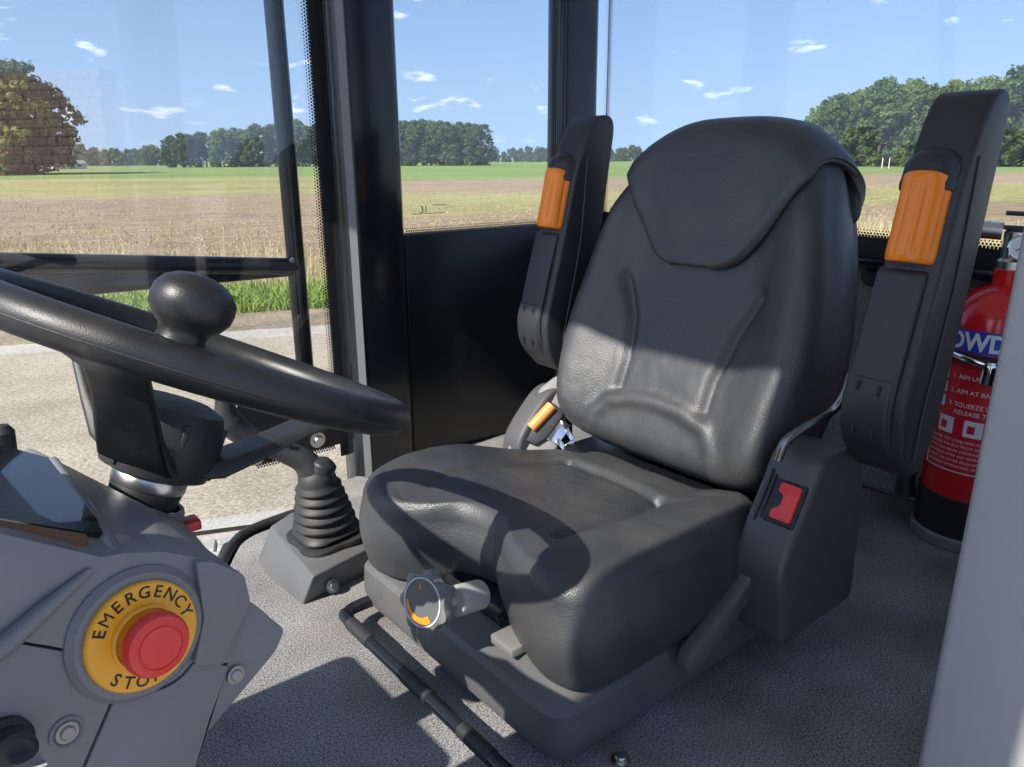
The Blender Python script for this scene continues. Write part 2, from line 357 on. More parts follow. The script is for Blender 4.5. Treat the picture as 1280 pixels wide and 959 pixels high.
# ================================================================== OUTDOORS
ZG = -0.75
RD = R(16.6); RT = Vector((math.cos(RD), math.sin(RD), 0)); RN = Vector((-math.sin(RD), math.cos(RD), 0))
def road_pt(t, n, z): return RT*t+RN*n+Vector((0, 0, z))
def node_mat(name):
    m = bpy.data.materials.new(name); m.use_nodes = True; return m, m.node_tree, m.node_tree.nodes['Principled BSDF']
def mat_field():
    m, nt, b = node_mat('field'); N = nt.nodes.new; L = nt.links.new
    b.inputs['Roughness'].default_value = .95; b.inputs['Specular IOR Level'].default_value = .1
    tc = N('ShaderNodeTexCoord'); sep = N('ShaderNodeSeparateXYZ'); L(tc.outputs['Object'], sep.inputs[0])
    def M2(op, a, b_=None, c=None):
        k = N('ShaderNodeMath'); k.operation = op
        for i, v in enumerate((a, b_, c)):
            if v is None: continue
            if isinstance(v, (int, float)): k.inputs[i].default_value = v
            else: L(v, k.inputs[i])
        return k.outputs[0]
    def noi(s, d=5, vec=None):
        n = N('ShaderNodeTexNoise'); n.inputs['Scale'].default_value = s; n.inputs['Detail'].default_value = d; n.inputs['Roughness'].default_value = .62
        L(vec or tc.outputs['Object'], n.inputs[0]); return n.outputs[0]
    mp = N('ShaderNodeMapping'); L(tc.outputs['Object'], mp.inputs[0]); mp.inputs['Scale'].default_value = (.35, 1, 1)
    # object axes: x along the road, y away from it.  log distance keeps the near strips separate
    y = M2('ADD', sep.outputs[1], M2('MULTIPLY', M2('SUBTRACT', noi(.22), .5), M2('MULTIPLY', sep.outputs[1], .30)))
    lg = M2('DIVIDE', M2('LOGARITHM', M2('MAXIMUM', y, 1.0), 10.0), 3.0)
    def pos(d): return math.log10(d)/3
    SOIL = (.33, .245, .165, 1); SOIL2 = (.37, .28, .195, 1); YEL = (.36, .335, .15, 1); GRN = (.225, .30, .105, 1); STRAW = (.33, .27, .13, 1); VERGE = (.14, .22, .045, 1)
    def ramp(stops):
        r = N('ShaderNodeValToRGB'); L(lg, r.inputs[0]); e = r.color_ramp.elements
        while len(e) < len(stops): e.new(.5)
        for i, (d, c) in enumerate(stops): e[i].position = pos(d); e[i].color = c
        return r.outputs[0]
    left = ramp([(8, VERGE), (9.6, VERGE), (10.4, STRAW), (13.2, SOIL), (36, SOIL2), (42, YEL), (74, YEL), (84, GRN), (400, GRN)])
    rite = ramp([(8, VERGE), (10.0, SOIL), (20, SOIL), (22, YEL), (33, YEL), (37, SOIL2), (56, SOIL2), (62, GRN), (400, GRN)])
    fx = N('ShaderNodeMapRange'); L(M2('DIVIDE', sep.outputs[0], M2('MAXIMUM', sep.outputs[1], 1)), fx.inputs[0]); fx.inputs[1].default_value = .02; fx.inputs[2].default_value = .16
    mx = N('ShaderNodeMixRGB'); L(fx.outputs[0], mx.inputs[0]); L(left, mx.inputs[1]); L(rite, mx.inputs[2])
    # tufts and bare spots
    t1 = N('ShaderNodeMapRange'); L(noi(2.2, 8, mp.outputs[0]), t1.inputs[0]); t1.inputs[1].default_value = .3; t1.inputs[2].default_value = .72; t1.inputs[3].default_value = .62; t1.inputs[4].default_value = 1.3
    t2 = N('ShaderNodeMapRange'); L(noi(.09, 8, mp.outputs[0]), t2.inputs[0]); t2.inputs[1].default_value = .3; t2.inputs[2].default_value = .7; t2.inputs[3].default_value = .8; t2.inputs[4].default_value = 1.2
    a = N('ShaderNodeMixRGB'); a.blend_type = 'MULTIPLY'; a.inputs[0].default_value = 1; L(mx.outputs[0], a.inputs[1]); L(M2('MULTIPLY', t1.outputs[0], t2.outputs[0]), a.inputs[2])
    g = N('ShaderNodeMapRange'); L(noi(.8, 8, mp.outputs[0]), g.inputs[0]); g.inputs[1].default_value = .58; g.inputs[2].default_value = .66; g.inputs[4].default_value = .55
    w = N('ShaderNodeMixRGB'); L(g.outputs[0], w.inputs[0]); L(a.outputs[0], w.inputs[1]); w.inputs[2].default_value = (.26, .25, .085, 1)
    L(w.outputs[0], b.inputs['Base Color'])
    bp = N('ShaderNodeBump'); bp.inputs['Strength'].default_value = 1; bp.inputs['Distance'].default_value = .12; L(noi(5, 6), bp.inputs['Height']); L(bp.outputs[0], b.inputs['Normal'])
    return m
def mat_speckle(name, c1, c2, scale, bumpd, patch=.18, lo=.36, hi=.66):
    m, nt, b = node_mat(name); N = nt.nodes.new; L = nt.links.new; b.inputs['Roughness'].default_value = .85; b.inputs['Specular IOR Level'].default_value = .25
    tc = N('ShaderNodeTexCoord'); v = N('ShaderNodeTexVoronoi'); v.inputs['Scale'].default_value = scale; L(tc.outputs['Object'], v.inputs['Vector'])
    sp = N('ShaderNodeSeparateColor'); L(v.outputs['Color'], sp.inputs[0])
    n = N('ShaderNodeTexNoise'); n.inputs['Scale'].default_value = scale*.7; n.inputs['Detail'].default_value = 4; L(tc.outputs['Object'], n.inputs[0])
    ad = N('ShaderNodeMath'); ad.operation = 'MULTIPLY_ADD'; L(sp.outputs[0], ad.inputs[0]); ad.inputs[1].default_value = .4; L(n.outputs[0], ad.inputs[2])
    r = N('ShaderNodeValToRGB'); L(ad.outputs[0], r.inputs[0]); r.color_ramp.elements[0].position = lo; r.color_ramp.elements[1].position = hi+.3
    r.color_ramp.elements[0].color = (*c1, 1); r.color_ramp.elements[1].color = (*c2, 1)
    n2 = N('ShaderNodeTexNoise'); n2.inputs['Scale'].default_value = 1.6; n2.inputs['Detail'].default_value = 7; L(tc.outputs['Object'], n2.inputs[0])
    mr = N('ShaderNodeMapRange'); L(n2.outputs[0], mr.inputs[0]); mr.inputs[1].default_value = .3; mr.inputs[2].default_value = .7; mr.inputs[3].default_value = 1-patch; mr.inputs[4].default_value = 1+patch
    x = N('ShaderNodeMixRGB'); x.blend_type = 'MULTIPLY'; x.inputs[0].default_value = 1; L(r.outputs[0], x.inputs[1]); L(mr.outputs[0], x.inputs[2]); L(x.outputs[0], b.inputs['Base Color'])
    bp = N('ShaderNodeBump'); bp.inputs['Strength'].default_value = .8; bp.inputs['Distance'].default_value = bumpd; L(ad.outputs[0], bp.inputs['Height']); L(bp.outputs[0], b.inputs['Normal'])
    return m
def sheet(name, t0, t1, n0, n1, z, m, nt_=1, nn=1):
    V = [(t0+(t1-t0)*i/nt_, n0+(n1-n0)*j/nn, 0) for j in range(nn+1) for i in range(nt_+1)]
    Fc = [(j*(nt_+1)+i, j*(nt_+1)+i+1, (j+1)*(nt_+1)+i+1, (j+1)*(nt_+1)+i) for j in range(nn) for i in range(nt_)]
    o = obj(name, pymesh(name, V, Fc, False), m, None, smooth=False); o.rotation_euler = (0, 0, RD); o.location = (0, 0, z)
    return o
tag(sheet('field', -2500, 2500, -600, 2500, ZG-.06, mat_field()), 'ploughed field with strips of weeds and young green crop', kind='structure')
tag(sheet('road', -60, 60, 3.18, 6.75, ZG-.012, mat_speckle('chip_seal', (.25, .21, .158), (.50, .43, .33), 75, .006)), 'coarse pale chip seal road beside the machine', kind='structure')
tag(sheet('road_edge', -60, 60, 6.74, 7.12, ZG-.016, mat_speckle('dusty_concrete', (.34, .31, .265), (.50, .46, .40), 40, .004)), 'pale dusty concrete edge strip of the road', kind='structure')
tag(sheet('dirt_shoulder', -60, 60, 7.11, 8.3, ZG-.022, mat_speckle('dry_dirt', (.20, .155, .10), (.34, .28, .20), 30, .02, .3)), 'dry earth shoulder between road and grass', kind='structure')
yard = sheet('yard_pavement', -60, 60, -40, 3.08, ZG-.03, mat_speckle('worn_concrete', (.34, .31, .28), (.48, .45, .41), 60, .004)); tag(yard, 'concrete block paving under the machine', kind='structure')
PAV = mat_speckle('concrete_paver', (.33, .31, .28), (.50, .475, .44), 110, .002)
# paving blocks, one by one, where they show
pm = None
k = 0
for j in range(9):
    for i in range(20):
        t = -3.0+i*.212+(.106 if j % 2 else 0); n = 2.06+j*.108
        if pm is None:
            bm = bmesh.new(); bmesh.ops.create_cube(bm, size=1)
            for v in bm.verts: v.co = Vector((v.co.x*.206, v.co.y*.102, v.co.z*.06))
            bevel(bm, .006, 1); pm = from_bm(bm, 'paver'); pm.materials.append(PAV)
        o = bpy.data.objects.new('paver', pm); COL.objects.link(o); o.parent = yard
        o.location = (t, n, -.002+rnd.uniform(-.001, .0015)); o.rotation_euler = (rnd.uniform(-.006, .006), rnd.uniform(-.006, .006), rnd.uniform(-.008, .008))
kerb = sheet('kerb_stones', -60, 60, 3.075, 3.185, ZG-.008, PAV); tag(kerb, 'flush concrete kerb between the paving and the road', kind='structure')

# ---- grass, straw and clods
def mat_blade(name, c1, c2):
    m, nt, b = node_mat(name); N = nt.nodes.new; L = nt.links.new; b.inputs['Roughness'].default_value = .7; b.inputs['Specular IOR Level'].default_value = .2
    tc = N('ShaderNodeTexCoord'); n = N('ShaderNodeTexNoise'); n.inputs['Scale'].default_value = 6; n.inputs['Detail'].default_value = 6; L(tc.outputs['Object'], n.inputs[0])
    r = N('ShaderNodeValToRGB'); L(n.outputs[0], r.inputs[0]); r.color_ramp.elements[0].position = .35; r.color_ramp.elements[1].position = .65
    r.color_ramp.elements[0].color = (*c1, 1); r.color_ramp.elements[1].color = (*c2, 1); L(r.outputs[0], b.inputs['Base Color'])
    return m
def blades(name, num, t_rng, n_fn, hgt, wid, lean, m, label, cat, dens=None):
    V = []; Fc = []
    for _ in range(num):
        t = rnd.uniform(*t_rng); n = n_fn()
        if dens and not dens(t, n): continue
        p = Vector((t, n, 0)); h = rnd.uniform(*hgt); a = rnd.uniform(0, 6.283); w = wid*(.6+.8*rnd.random())
        s = Vector((math.cos(a), math.sin(a), 0))*w; l = Vector((rnd.gauss(0, lean), rnd.gauss(0, lean), 0))*h
        i = len(V); V += [p-s, p+s, p+s*.7+l*.35+Vector((0, 0, h*.6)), p-s*.7+l*.35+Vector((0, 0, h*.6)), p+l+Vector((0, 0, h))]
        Fc += [(i, i+1, i+2, i+3), (i+3, i+2, i+4)]
    o = obj(name, pymesh(name, V, Fc, False), m, None, smooth=False); o.rotation_euler = (0, 0, RD); o.location = (0, 0, ZG-.06)
    return tag(o, label, cat, kind='stuff')
blades('verge_grass', 42000, (-9, 10), lambda: 8.0+abs(rnd.gauss(0, .75)), (.05, .20), .008, .5, mat_blade('grass_green', (.15, .24, .045), (.29, .38, .10)), 'bright green grass verge along the far side of the road', 'grass')
blades('straw_grass', 20000, (-14, 14), lambda: 9.0+abs(rnd.gauss(0, 2.2)), (.2, .62), .003, .22, mat_blade('straw', (.50, .42, .22), (.62, .56, .30)), 'dry pale straw stalks between the verge and the ploughed soil', 'straw', dens=lambda t, n: noise.noise(Vector((t*.4, n*.4, 3))) > -.2+.1*(n-10))
blades('weed_tufts', 9000, (-30, 34), lambda: rnd.uniform(11, 38), (.05, .18), .008, .6, mat_blade('weeds', (.28, .27, .08), (.40, .36, .13)), 'sparse yellow green weeds scattered over the ploughed soil', 'weeds', dens=lambda t, n: noise.noise(Vector((t*.12, n*.25, 9))) > .05)
def clods():
    V = []; Fc = []
    base = [Vector(v) for v in ((1, 0, 0), (-1, 0, 0), (0, 1, 0), (0, -1, 0), (0, 0, 1), (0, 0, -.4))]
    T = ((0, 2, 4), (2, 1, 4), (1, 3, 4), (3, 0, 4), (2, 0, 5), (1, 2, 5), (3, 1, 5), (0, 3, 5))
    for _ in range(21000):
        n = 10.5+26*rnd.random()**1.5; t = rnd.uniform(-1.0, 1.0)*n+rnd.uniform(-2, 2); s = .014+.038*rnd.random()**2.2
        i = len(V); a = rnd.uniform(0, 6.28); c, d = math.cos(a), math.sin(a)
        for v in base:
            w = v*s*rnd.uniform(.7, 1.3); V.append(Vector((t+w.x*c-w.y*d, n+w.x*d+w.y*c, w.z*.8)))
        Fc += [tuple(i+q for q in f) for f in T]
    o = obj('soil_clods', pymesh('soil_clods', V, Fc, False), mat('clod_soil', (.31, .23, .155), .95, spec=.1, var=(3, (.38, .29, .20), .35, .7)), None, smooth=False)
    o.rotation_euler = (0, 0, RD); o.location = (0, 0, ZG-.06); tag(o, 'dry brown clods of ploughed soil', 'soil', kind='stuff')
clods()

# ---- trees
def mat_leaf(name, dark, light):
    m, nt, b = node_mat(name); N = nt.nodes.new; L = nt.links.new; b.inputs['Roughness'].default_value = .6; b.inputs['Specular IOR Level'].default_value = .25
    tc = N('ShaderNodeTexCoord'); n = N('ShaderNodeTexNoise'); n.inputs['Scale'].default_value = .55; n.inputs['Detail'].default_value = 8; n.inputs['Roughness'].default_value = .7; L(tc.outputs['Object'], n.inputs[0])
    oi = N('ShaderNodeObjectInfo'); ad = N('ShaderNodeMath'); ad.operation = 'MULTIPLY_ADD'; L(oi.outputs['Random'], ad.inputs[0]); ad.inputs[1].default_value = .22; L(n.outputs[0], ad.inputs[2])
    r = N('ShaderNodeValToRGB'); L(ad.outputs[0], r.inputs[0]); r.color_ramp.elements[0].position = .45; r.color_ramp.elements[1].position = .72
    r.color_ramp.elements[0].color = (*dark, 1); r.color_ramp.elements[1].color = (*light, 1); L(r.outputs[0], b.inputs['Base Color'])
    tr = N('ShaderNodeBsdfTranslucent'); L(r.outputs[0], tr.inputs[0]); mx = N('ShaderNodeMixShader'); mx.inputs[0].default_value = .4
    L(b.outputs[0], mx.inputs[1]); L(tr.outputs[0], mx.inputs[2]); L(mx.outputs[0], nt.nodes['Material Output'].inputs[0])
    return m
LEAF_MID = mat_leaf('leaves_mid_green', (.055, .095, .026), (.22, .29, .085))
LEAF_DARK = mat_leaf('leaves_dark_green', (.045, .08, .028), (.16, .22, .075))
LEAF_YEL = mat_leaf('leaves_yellow_green', (.075, .105, .028), (.27, .28, .08))
BARK = mat('bark', (.09, .07, .05), .9, spec=.1, var=(4, (.15, .125, .095), .35, .7), bump=(12, .8, .05))
def crown_me(seed, H, W, clear, nclump, nleaf, leaf):
    """leaf-cluster faces spread over many small clumps on an uneven crown"""
    g = random.Random(seed); V = []; Fc = []
    cl = []; lobes = []
    for i in range(13):
        f = (i+.5)/13; z = clear+(H-clear)*(.10+.80*f); pr = math.sin(math.pi*min(1, .22+.70*f))**.6*W*.36; a = i*2.4+g.uniform(-.5, .5)
        lobes.append((Vector((pr*math.cos(a)*g.uniform(.6, 1.1), pr*math.sin(a)*g.uniform(.6, 1.1), z+g.uniform(-.7, .7))), W*g.uniform(.15, .235)))
    for _ in range(nclump):
        u = g.random(); z = clear+(H-clear)*(u**.85); f = (z-clear)/(H-clear)
        prof = (math.sin(math.pi*min(1, .22+.78*f)**.95)**.5)*W*.5
        a = g.uniform(0, 6.283); rr = prof*math.sqrt(g.uniform(.12, 1.0))*(.85+.35*noise.noise(Vector((math.cos(a)*1.3, math.sin(a)*1.3, z*.25+seed*7))))
        p = Vector((rr*math.cos(a), rr*math.sin(a), z))
        if lobes and _ > 60:                                   # most foliage hangs on a few big limbs, with gaps between them
            c, s = lobes[g.randrange(len(lobes))]; d = Vector((g.gauss(0, 1), g.gauss(0, 1), g.gauss(0, 1))).normalized(); p = c+d*s*(.5+.5*g.random()**.5)
            if p.z < clear*.6: p.z = clear*.6+g.random()
        elif not lobes:
            pass
        cl.append((p, g.uniform(.5, 1.2)*W*.08))
    for c, s in cl:
        for _ in range(nleaf):
            d = Vector((g.gauss(0, 1), g.gauss(0, 1), g.gauss(0, .75))); d = d.normalized()*s*(.55+.5*g.random())
            p = c+d; nrm = (d.normalized()+Vector((g.gauss(0, .5), g.gauss(0, .5), .35+g.gauss(0, .4)))).normalized()
            x = nrm.orthogonal().normalized(); x = Matrix.Rotation(g.uniform(0, 6.28), 3, nrm) @ x; y = nrm.cross(x); q = leaf*g.uniform(.55, 1.3)
            i = len(V); V += [p+x*q, p+y*q*.62, p-x*q, p-y*q*.62]; Fc.append((i, i+1, i+2, i+3))
    return pymesh('crown', V, Fc, False)
def trunk_me(seed, H, r):
    g = random.Random(seed); V = []; Fc = []
    def limb(pts, r0, r1, seg=7):
        i0 = len(V); n = len(pts)
        for i, p in enumerate(pts):
            rr = r0+(r1-r0)*i/(n-1)
            for k in range(seg): a = 6.283*k/seg; V.append(Vector(p)+Vector((rr*math.cos(a), rr*math.sin(a), 0)))
        for i in range(n-1):
            for k in range(seg): k2 = (k+1) % seg; Fc.append((i0+i*seg+k, i0+i*seg+k2, i0+(i+1)*seg+k2, i0+(i+1)*seg+k))
    limb([(g.gauss(0, .12)*i*.4, g.gauss(0, .12)*i*.4, H*.8*i/5) for i in range(6)], r, r*.25)
    for _ in range(7):
        z = g.uniform(.25, .6)*H; a = g.uniform(0, 6.28); l = H*g.uniform(.15, .26)
        limb([(0, 0, z), (math.cos(a)*l*.5, math.sin(a)*l*.5, z+l*.5), (math.cos(a)*l, math.sin(a)*l, z+l*1.05)], r*.4, r*.1, 5)
    return pymesh('trunk', V, Fc, False)
CROWNS = [crown_me(s, 15, w, c, 360, 40, .30) for s, w, c in ((1, 10.5, .9), (2, 9.5, 1.2), (3, 11.5, .7), (4, 9, 1.0), (5, 11, 1.3))]
TRUNKS = [trunk_me(s, 15, .3) for s in (11, 12, 13)]
TREE_N = 0
def tree(px, dist, h, label, group, leafm, cat='tree', w=1.0, kind=None):
    global TREE_N
    i = TREE_N; TREE_N += 1
    d = CAM_M @ Vector(((px-640)/950, 0, -1)); d.z = 0; d.normalize()
    o = thing('broadleaf_tree', label, cat, d*dist+Vector((0, 0, ZG-.1)), rnd.uniform(0, 360), group)
    h *= rnd.uniform(.86, 1.0); s = h/15; o.scale = (s*w*rnd.uniform(.92, 1.1), s*w*rnd.uniform(.92, 1.1), s)
    me = CROWNS[kind if kind is not None else i % 5]
    key = (me.name, leafm.name)
    if key not in tree.cache:
        c = me.copy(); c.materials.clear(); c.materials.append(leafm); tree.cache[key] = c
    cr = bpy.data.objects.new('crown', tree.cache[key]); COL.objects.link(cr); cr.parent = o; cr.location = (0, 0, -1.5)
    t = TRUNKS[i % 3]
    if not t.materials: t.materials.append(BARK)
    tr = bpy.data.objects.new('trunk', t); COL.objects.link(tr); tr.parent = o
    return o
tree.cache = {}
# wood behind the armrest on the right
for px, d, h in ((992, 150, 11.5), (1010, 140, 13), (1035, 146, 14.5), (1062, 141, 15.2), (1090, 148, 15.8), (1112, 139, 15.0), (1140, 145, 15.4), (1165, 137, 15.0), (1195, 143, 15), (1222, 136, 14.6), (1248, 140, 14.8), (1275, 134, 14.4), (1302, 138, 14.6), (1330, 135, 14.4), (1360, 138, 14.6)):
    tree(px, d, h, 'tall full broadleaf tree in the row at the field edge behind the near armrest', 'row of trees behind the near armrest', LEAF_MID)
# dark wood seen past the door post
for px, d, h in ((470, 206, 13.2), (492, 203, 13.0), (512, 206, 13.3), (530, 202, 12.8), (548, 206, 13.2), (566, 201, 12.7), (583, 205, 13), (598, 202, 12.2)):
    tree(px, d, h, 'dark broadleaf tree in the dense wood seen through the quarter window', 'dark wood through the quarter window', LEAF_DARK, w=1.15)
# wood seen through the door glass
for px, d, h in ((252, 215, 9.4), (270, 211, 9.8), (290, 215, 10.2), (310, 210, 10.8), (330, 214, 11.6), (350, 209, 12.2), (370, 213, 12.2), (390, 208, 12.5), (408, 212, 12.8), (428, 209, 12.6)):
    tree(px, d, h, 'broadleaf tree in the wood standing behind the tubular door frame', 'wood behind the door frame', LEAF_DARK, w=1.15)
for px, d, h, k in ((-60, 118, 16.5, 2), (-24, 124, 16.2, 0), (8, 116, 15.8, 4), (34, 123, 16.0, 2), (58, 115, 15.6, 0), (82, 120, 14.2, 4)):
    tree(px, d, h, 'yellow green broadleaf tree in the big clump beyond the steering wheel', 'clump beyond the steering wheel', LEAF_YEL if px > 0 else LEAF_MID, kind=k, w=1.15)
# far tree lines on the horizon
def far_line(px0, px1, dist, h, leafm, label):
    V = []; Fc = []; g = random.Random(px0)
    n = int((px1-px0)/9)+1
    for i in range(n):
        px = px0+(px1-px0)*i/(n-1 or 1)+g.uniform(-3, 3)
        d = CAM_M @ Vector(((px-640)/950, 0, -1)); d.z = 0; d.normalize(); b = d*(dist+g.uniform(-8, 8))
        me = CROWNS[g.randrange(5)]; s = h/15*g.uniform(.75, 1.12); a = g.uniform(0, 6.28); c, q = math.cos(a), math.sin(a)
        step = 4
        for f in me.polygons:
            if f.index % step: continue
            k = len(V)
            cen = f.center
            for vi in f.vertices:
                v = cen+(me.vertices[vi].co-cen)*1.9; V.append(Vector((b.x+(v.x*c-v.y*q)*s, b.y+(v.x*q+v.y*c)*s, ZG+(v.z-2.6)*s)))
            Fc.append((k, k+1, k+2, k+3))
    o = obj('far_tree_line', pymesh('far_tree_line', V, Fc, False), leafm, None, smooth=False); tag(o, label, 'trees', kind='stuff')
far_line(108, 245, 330, 8.6, LEAF_MID, 'distant low tree line between the big clump and the wood')
far_line(596, 900, 420, 8.6, LEAF_MID, 'distant tree line on the horizon behind the seat back')
far_line(880, 1000, 300, 8, LEAF_DARK, 'far tree line between the seat back and the tree row')
# pale marker posts along the field edge
for i, px in enumerate((1068, 1076, 1108, 1132, 1171, 1262)):
    d = CAM_M @ Vector(((px-640)/950, 0, -1)); d.z = 0; d.normalize()
    o = lathe('marker_post', mat('post_white', (.7, .69, .66), .7), None, [(.06, -.1), (.055, 1.25), (.03, 1.33), (.001, 1.34)], seg=8); o.location = d*118+Vector((0, 0, ZG))
    tag(o, 'small pale post standing along the field edge before the tree row', 'post', 'pale posts along the field edge')
# small farm shed far away on the left
d = CAM_M @ Vector(((128-640)/950, 0, -1)); d.z = 0; d.normalize()
sh = thing('farm_shed', 'low pale farm shed far away beside the big tree clump', 'shed', d*200+Vector((0, 0, ZG)), math.degrees(math.atan2(d.y, d.x))-70)
box('wall', mat('shed_wall', (.42, .37, .32), .8, var=(2, (.5, .46, .4), .4, .7)), sh, (-3.4, -2, -.1), (3.4, 2, 1.1), 0)
prism('roof', mat('shed_roof', (.22, .22, .225), .6), sh, [(-2.3, 1.1), (2.3, 1.1), (0, 1.8)], -3.6, 3.6, axis='x', bev=0)
for q in (-2, 0, 2): box('window', mat('shed_window', (.05, .06, .07), .1), sh, (q-.4, -2.02, .4), (q+.4, -1.99, .9), 0)

# ---- stack of brown paving packs behind the photographer (shows only as a reflection in the door glass)
d = ray(70, 162); p0 = on_y(70, 162, 1.535); dr = Vector((d.x, -d.y, d.z)); dr.z = 0; dr.normalize()
sp = Matrix.Rotation(R(CAB), 3, 'Z') @ (Vector((p0.x, p0.y, 0))+dr*17.5)
dw = Matrix.Rotation(R(CAB), 3, 'Z') @ dr
st = thing('brick_pack_stack', 'tall stack of brown brick packs standing in the yard', 'brick stack', (sp.x, sp.y, ZG-.03), math.degrees(math.atan2(dw.y, dw.x))+90+50)
BRK = mat('brown_brick', (.40, .19, .11), .85, var=(5, (.52, .28, .17), .35, .7), bump=(60, .6, .01))
bm = bmesh.new(); bmesh.ops.create_cube(bm, size=1)
for v in bm.verts: v.co = Vector((v.co.x*.245, v.co.y*.5, v.co.z*.165))
bevel(bm, .012, 1); bme = from_bm(bm, 'brick'); bme.materials.append(BRK)
for r_ in range(18):
    for c_ in range(12):
        o = bpy.data.objects.new('brick', bme); COL.objects.link(o); o.parent = st; o.location = ((c_-5.5)*.262+(.07 if r_ % 2 else 0)+rnd.uniform(-.01, .01), rnd.uniform(-.02, .02), .1+r_*.178)

# grey slabs lying in front of the brick packs
sl2 = thing('concrete_slab_pile', 'low pile of pale grey concrete slabs beside the brick stack', 'slab pile', (sp.x-dw.x*2.2, sp.y-dw.y*2.2, ZG-.03), math.degrees(math.atan2(dw.y, dw.x))+90)
SLB = mat('grey_slab', (.40, .41, .42), .7, var=(4, (.5, .5, .5), .4, .7))
for i in range(5): box('slab', SLB, sl2, (-2.2+.08*i, -.7, .03+i*.16), (1.6-.25*i, .7, .175+i*.16), .01)

# ================================================================== THE CAB (machine axes: x backwards, y to the driver's right, z up)
cab = thing('loader_cab', 'black painted glazed cab of a compact wheel loader with grey carpet floor', 'loader cab')
YR = 1.50; XR = 1.53            # right-hand glazing and rear window planes
# floor carpet with a rounded cut-out at the door sill
fl = rpoly([(-.75, .10), (XR+.05, .10), (XR+.05, 1.49), (.66, 1.49), (.66, 1.385), (.43, 1.36), (.375, 1.28), (.33, 1.20), (-.75, 1.20)], [.02, .02, .02, .01, .03, .04, .06, .05, .02], 5)
prism('carpet', CARPET, cab, fl, -.012, 0.0, axis='z', bev=.004)
prism('floor_pan', BLACKPANEL, cab, [(-.8, .06), (XR+.08, .06), (XR+.08, 1.52), (.62, 1.52), (.62, 1.41), (.40, 1.395), (.30, 1.23), (-.8, 1.23)], -.10, -.014, axis='z', bev=.006)
sl = [(.30, 1.215), (.352, 1.275), (.40, 1.345), (.47, 1.392), (.66, 1.41)]
tube('sill_seal', RUBBER, cab, [(a, b, -.004) for a, b in sl], .011, seg=10)
# rear carpeted bulkhead + pale edging along the floor
prism('rear_bulkhead', CARPET, cab, [(XR+.012, .50), (XR+.075, .50), (XR+.075, -.01), (XR+.05, -.01)], .12, 1.49, axis='y', bev=0)
tube('edge_trim', mat('grey_trim', (.12, .12, .122), .5), cab, [(XR+.048, .14, .006), (XR+.048, 1.0, .006), (XR+.048, 1.46, .006)], .005, seg=8, smooth=0)
box('rear_sill_rail', BLACKPAINT, cab, (XR-.035, .14, .487), (XR+.012, 1.47, .508), .008)
box('rear_lower_panel', BLACKPANEL, cab, (XR+.005, .12, .505), (XR+.03, 1.49, .530), .004)
lathe('wall_plug', BLACKPLASTIC, cab, [(.020, 0), (.020, .006), (.015, .010), (.001, .011)], seg=20, M=frame(on_x(1090, 346, XR+.008), (-1, 0, 0), (0, 1, 0)))
# posts
def post(name, m, poly, z0, z1, bev=.006): return prism(name, m, cab, poly, z0, z1, axis='z', bev=bev, seg=3)
post('door_post', BLACKPAINT, [(.765, 1.455), (.872, 1.455), (.888, 1.47), (.888, 1.53), (.84, 1.56), (.75, 1.56), (.742, 1.49)], -.10, 1.62, .008)
post('rear_corner_post', BLACKPAINT, [(1.352, 1.485), (1.372, 1.470), (1.475, 1.472), (1.50, 1.495), (1.545, 1.56), (1.40, 1.57), (1.36, 1.53)], -.05, 1.62, .01)
post('left_rear_post', BLACKPAINT, [(1.43, .14), (1.53, .10), (1.53, .02), (1.40, .02)], -.05, 1.62, .01)
def lean_post(name, m, poly, bev): return prism(name, m, cab, [(a-.028, b) for a, b in poly], -.45, 1.62, axis='z', bev=bev, seg=3, taper=lambda q: [(a+.088, b) for a, b in q])
lean_post('left_door_post', GREYPILLAR, [(.695, .225), (.715, .228), (.782, .214), (.795, .19), (.795, .10), (.695, .06)], .008)
tube('post_edge_bead', mat('bead_grey', (.42, .42, .43), .35), cab, [(.774-.028, .2165, -.45), (.774+.060, .2165, 1.62)], .004, seg=8, smooth=0)
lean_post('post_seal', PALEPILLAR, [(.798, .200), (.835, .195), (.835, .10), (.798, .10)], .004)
lean_post('post_trim', STEEL, [(.838, .195), (.848, .195), (.848, .10), (.838, .10)], .002)
# panel below the quarter window
box('quarter_panel', BLACKPANEL, cab, (.90, 1.488, -.10), (1.40, 1.515, .538), .003)
box('left_wall_panel', BLACKPANEL, cab, (.93, .05, -.1), (1.42, .09, .45), .004)
# roof, front corner posts, shading panel added out of view
roof = prism('roof', mat('roof_lining', (.55, .55, .54), .8), cab, [(-.356, .0), (XR+.1, .0), (XR+.1, 1.6), (-.356, 1.6)], 1.55, 1.68, axis='z', bev=.02)
for yy in (.06, 1.52): tube('front_post', BLACKPAINT, cab, [(-.75, yy, -.1), (-.68, yy, .45), (-.52, yy, 1.1), (-.33, yy, 1.60)], .03, seg=10)
prism('unseen_shade_panel', BLACKPAINT, cab, [(-.66, -.1), (-.60, -.1), (-.56, 1.0), (-.33, 1.57), (-.39, 1.6), (-.62, 1.0)], .05, .42, axis='y', bev=.006)  # unseen panel, added to shade the seat's near side and the floor
prism('post_face_strip', mat('sunlit_chamfer_grey', (.12, .125, .13), .35), cab, [(.7645, 1.4525), (.7545, 1.4675), (.752, 1.4655), (.762, 1.4505)], -.09, 1.60, axis='z', bev=0)  # sunlit chamfer of the black post, put in as a lighter grey strip
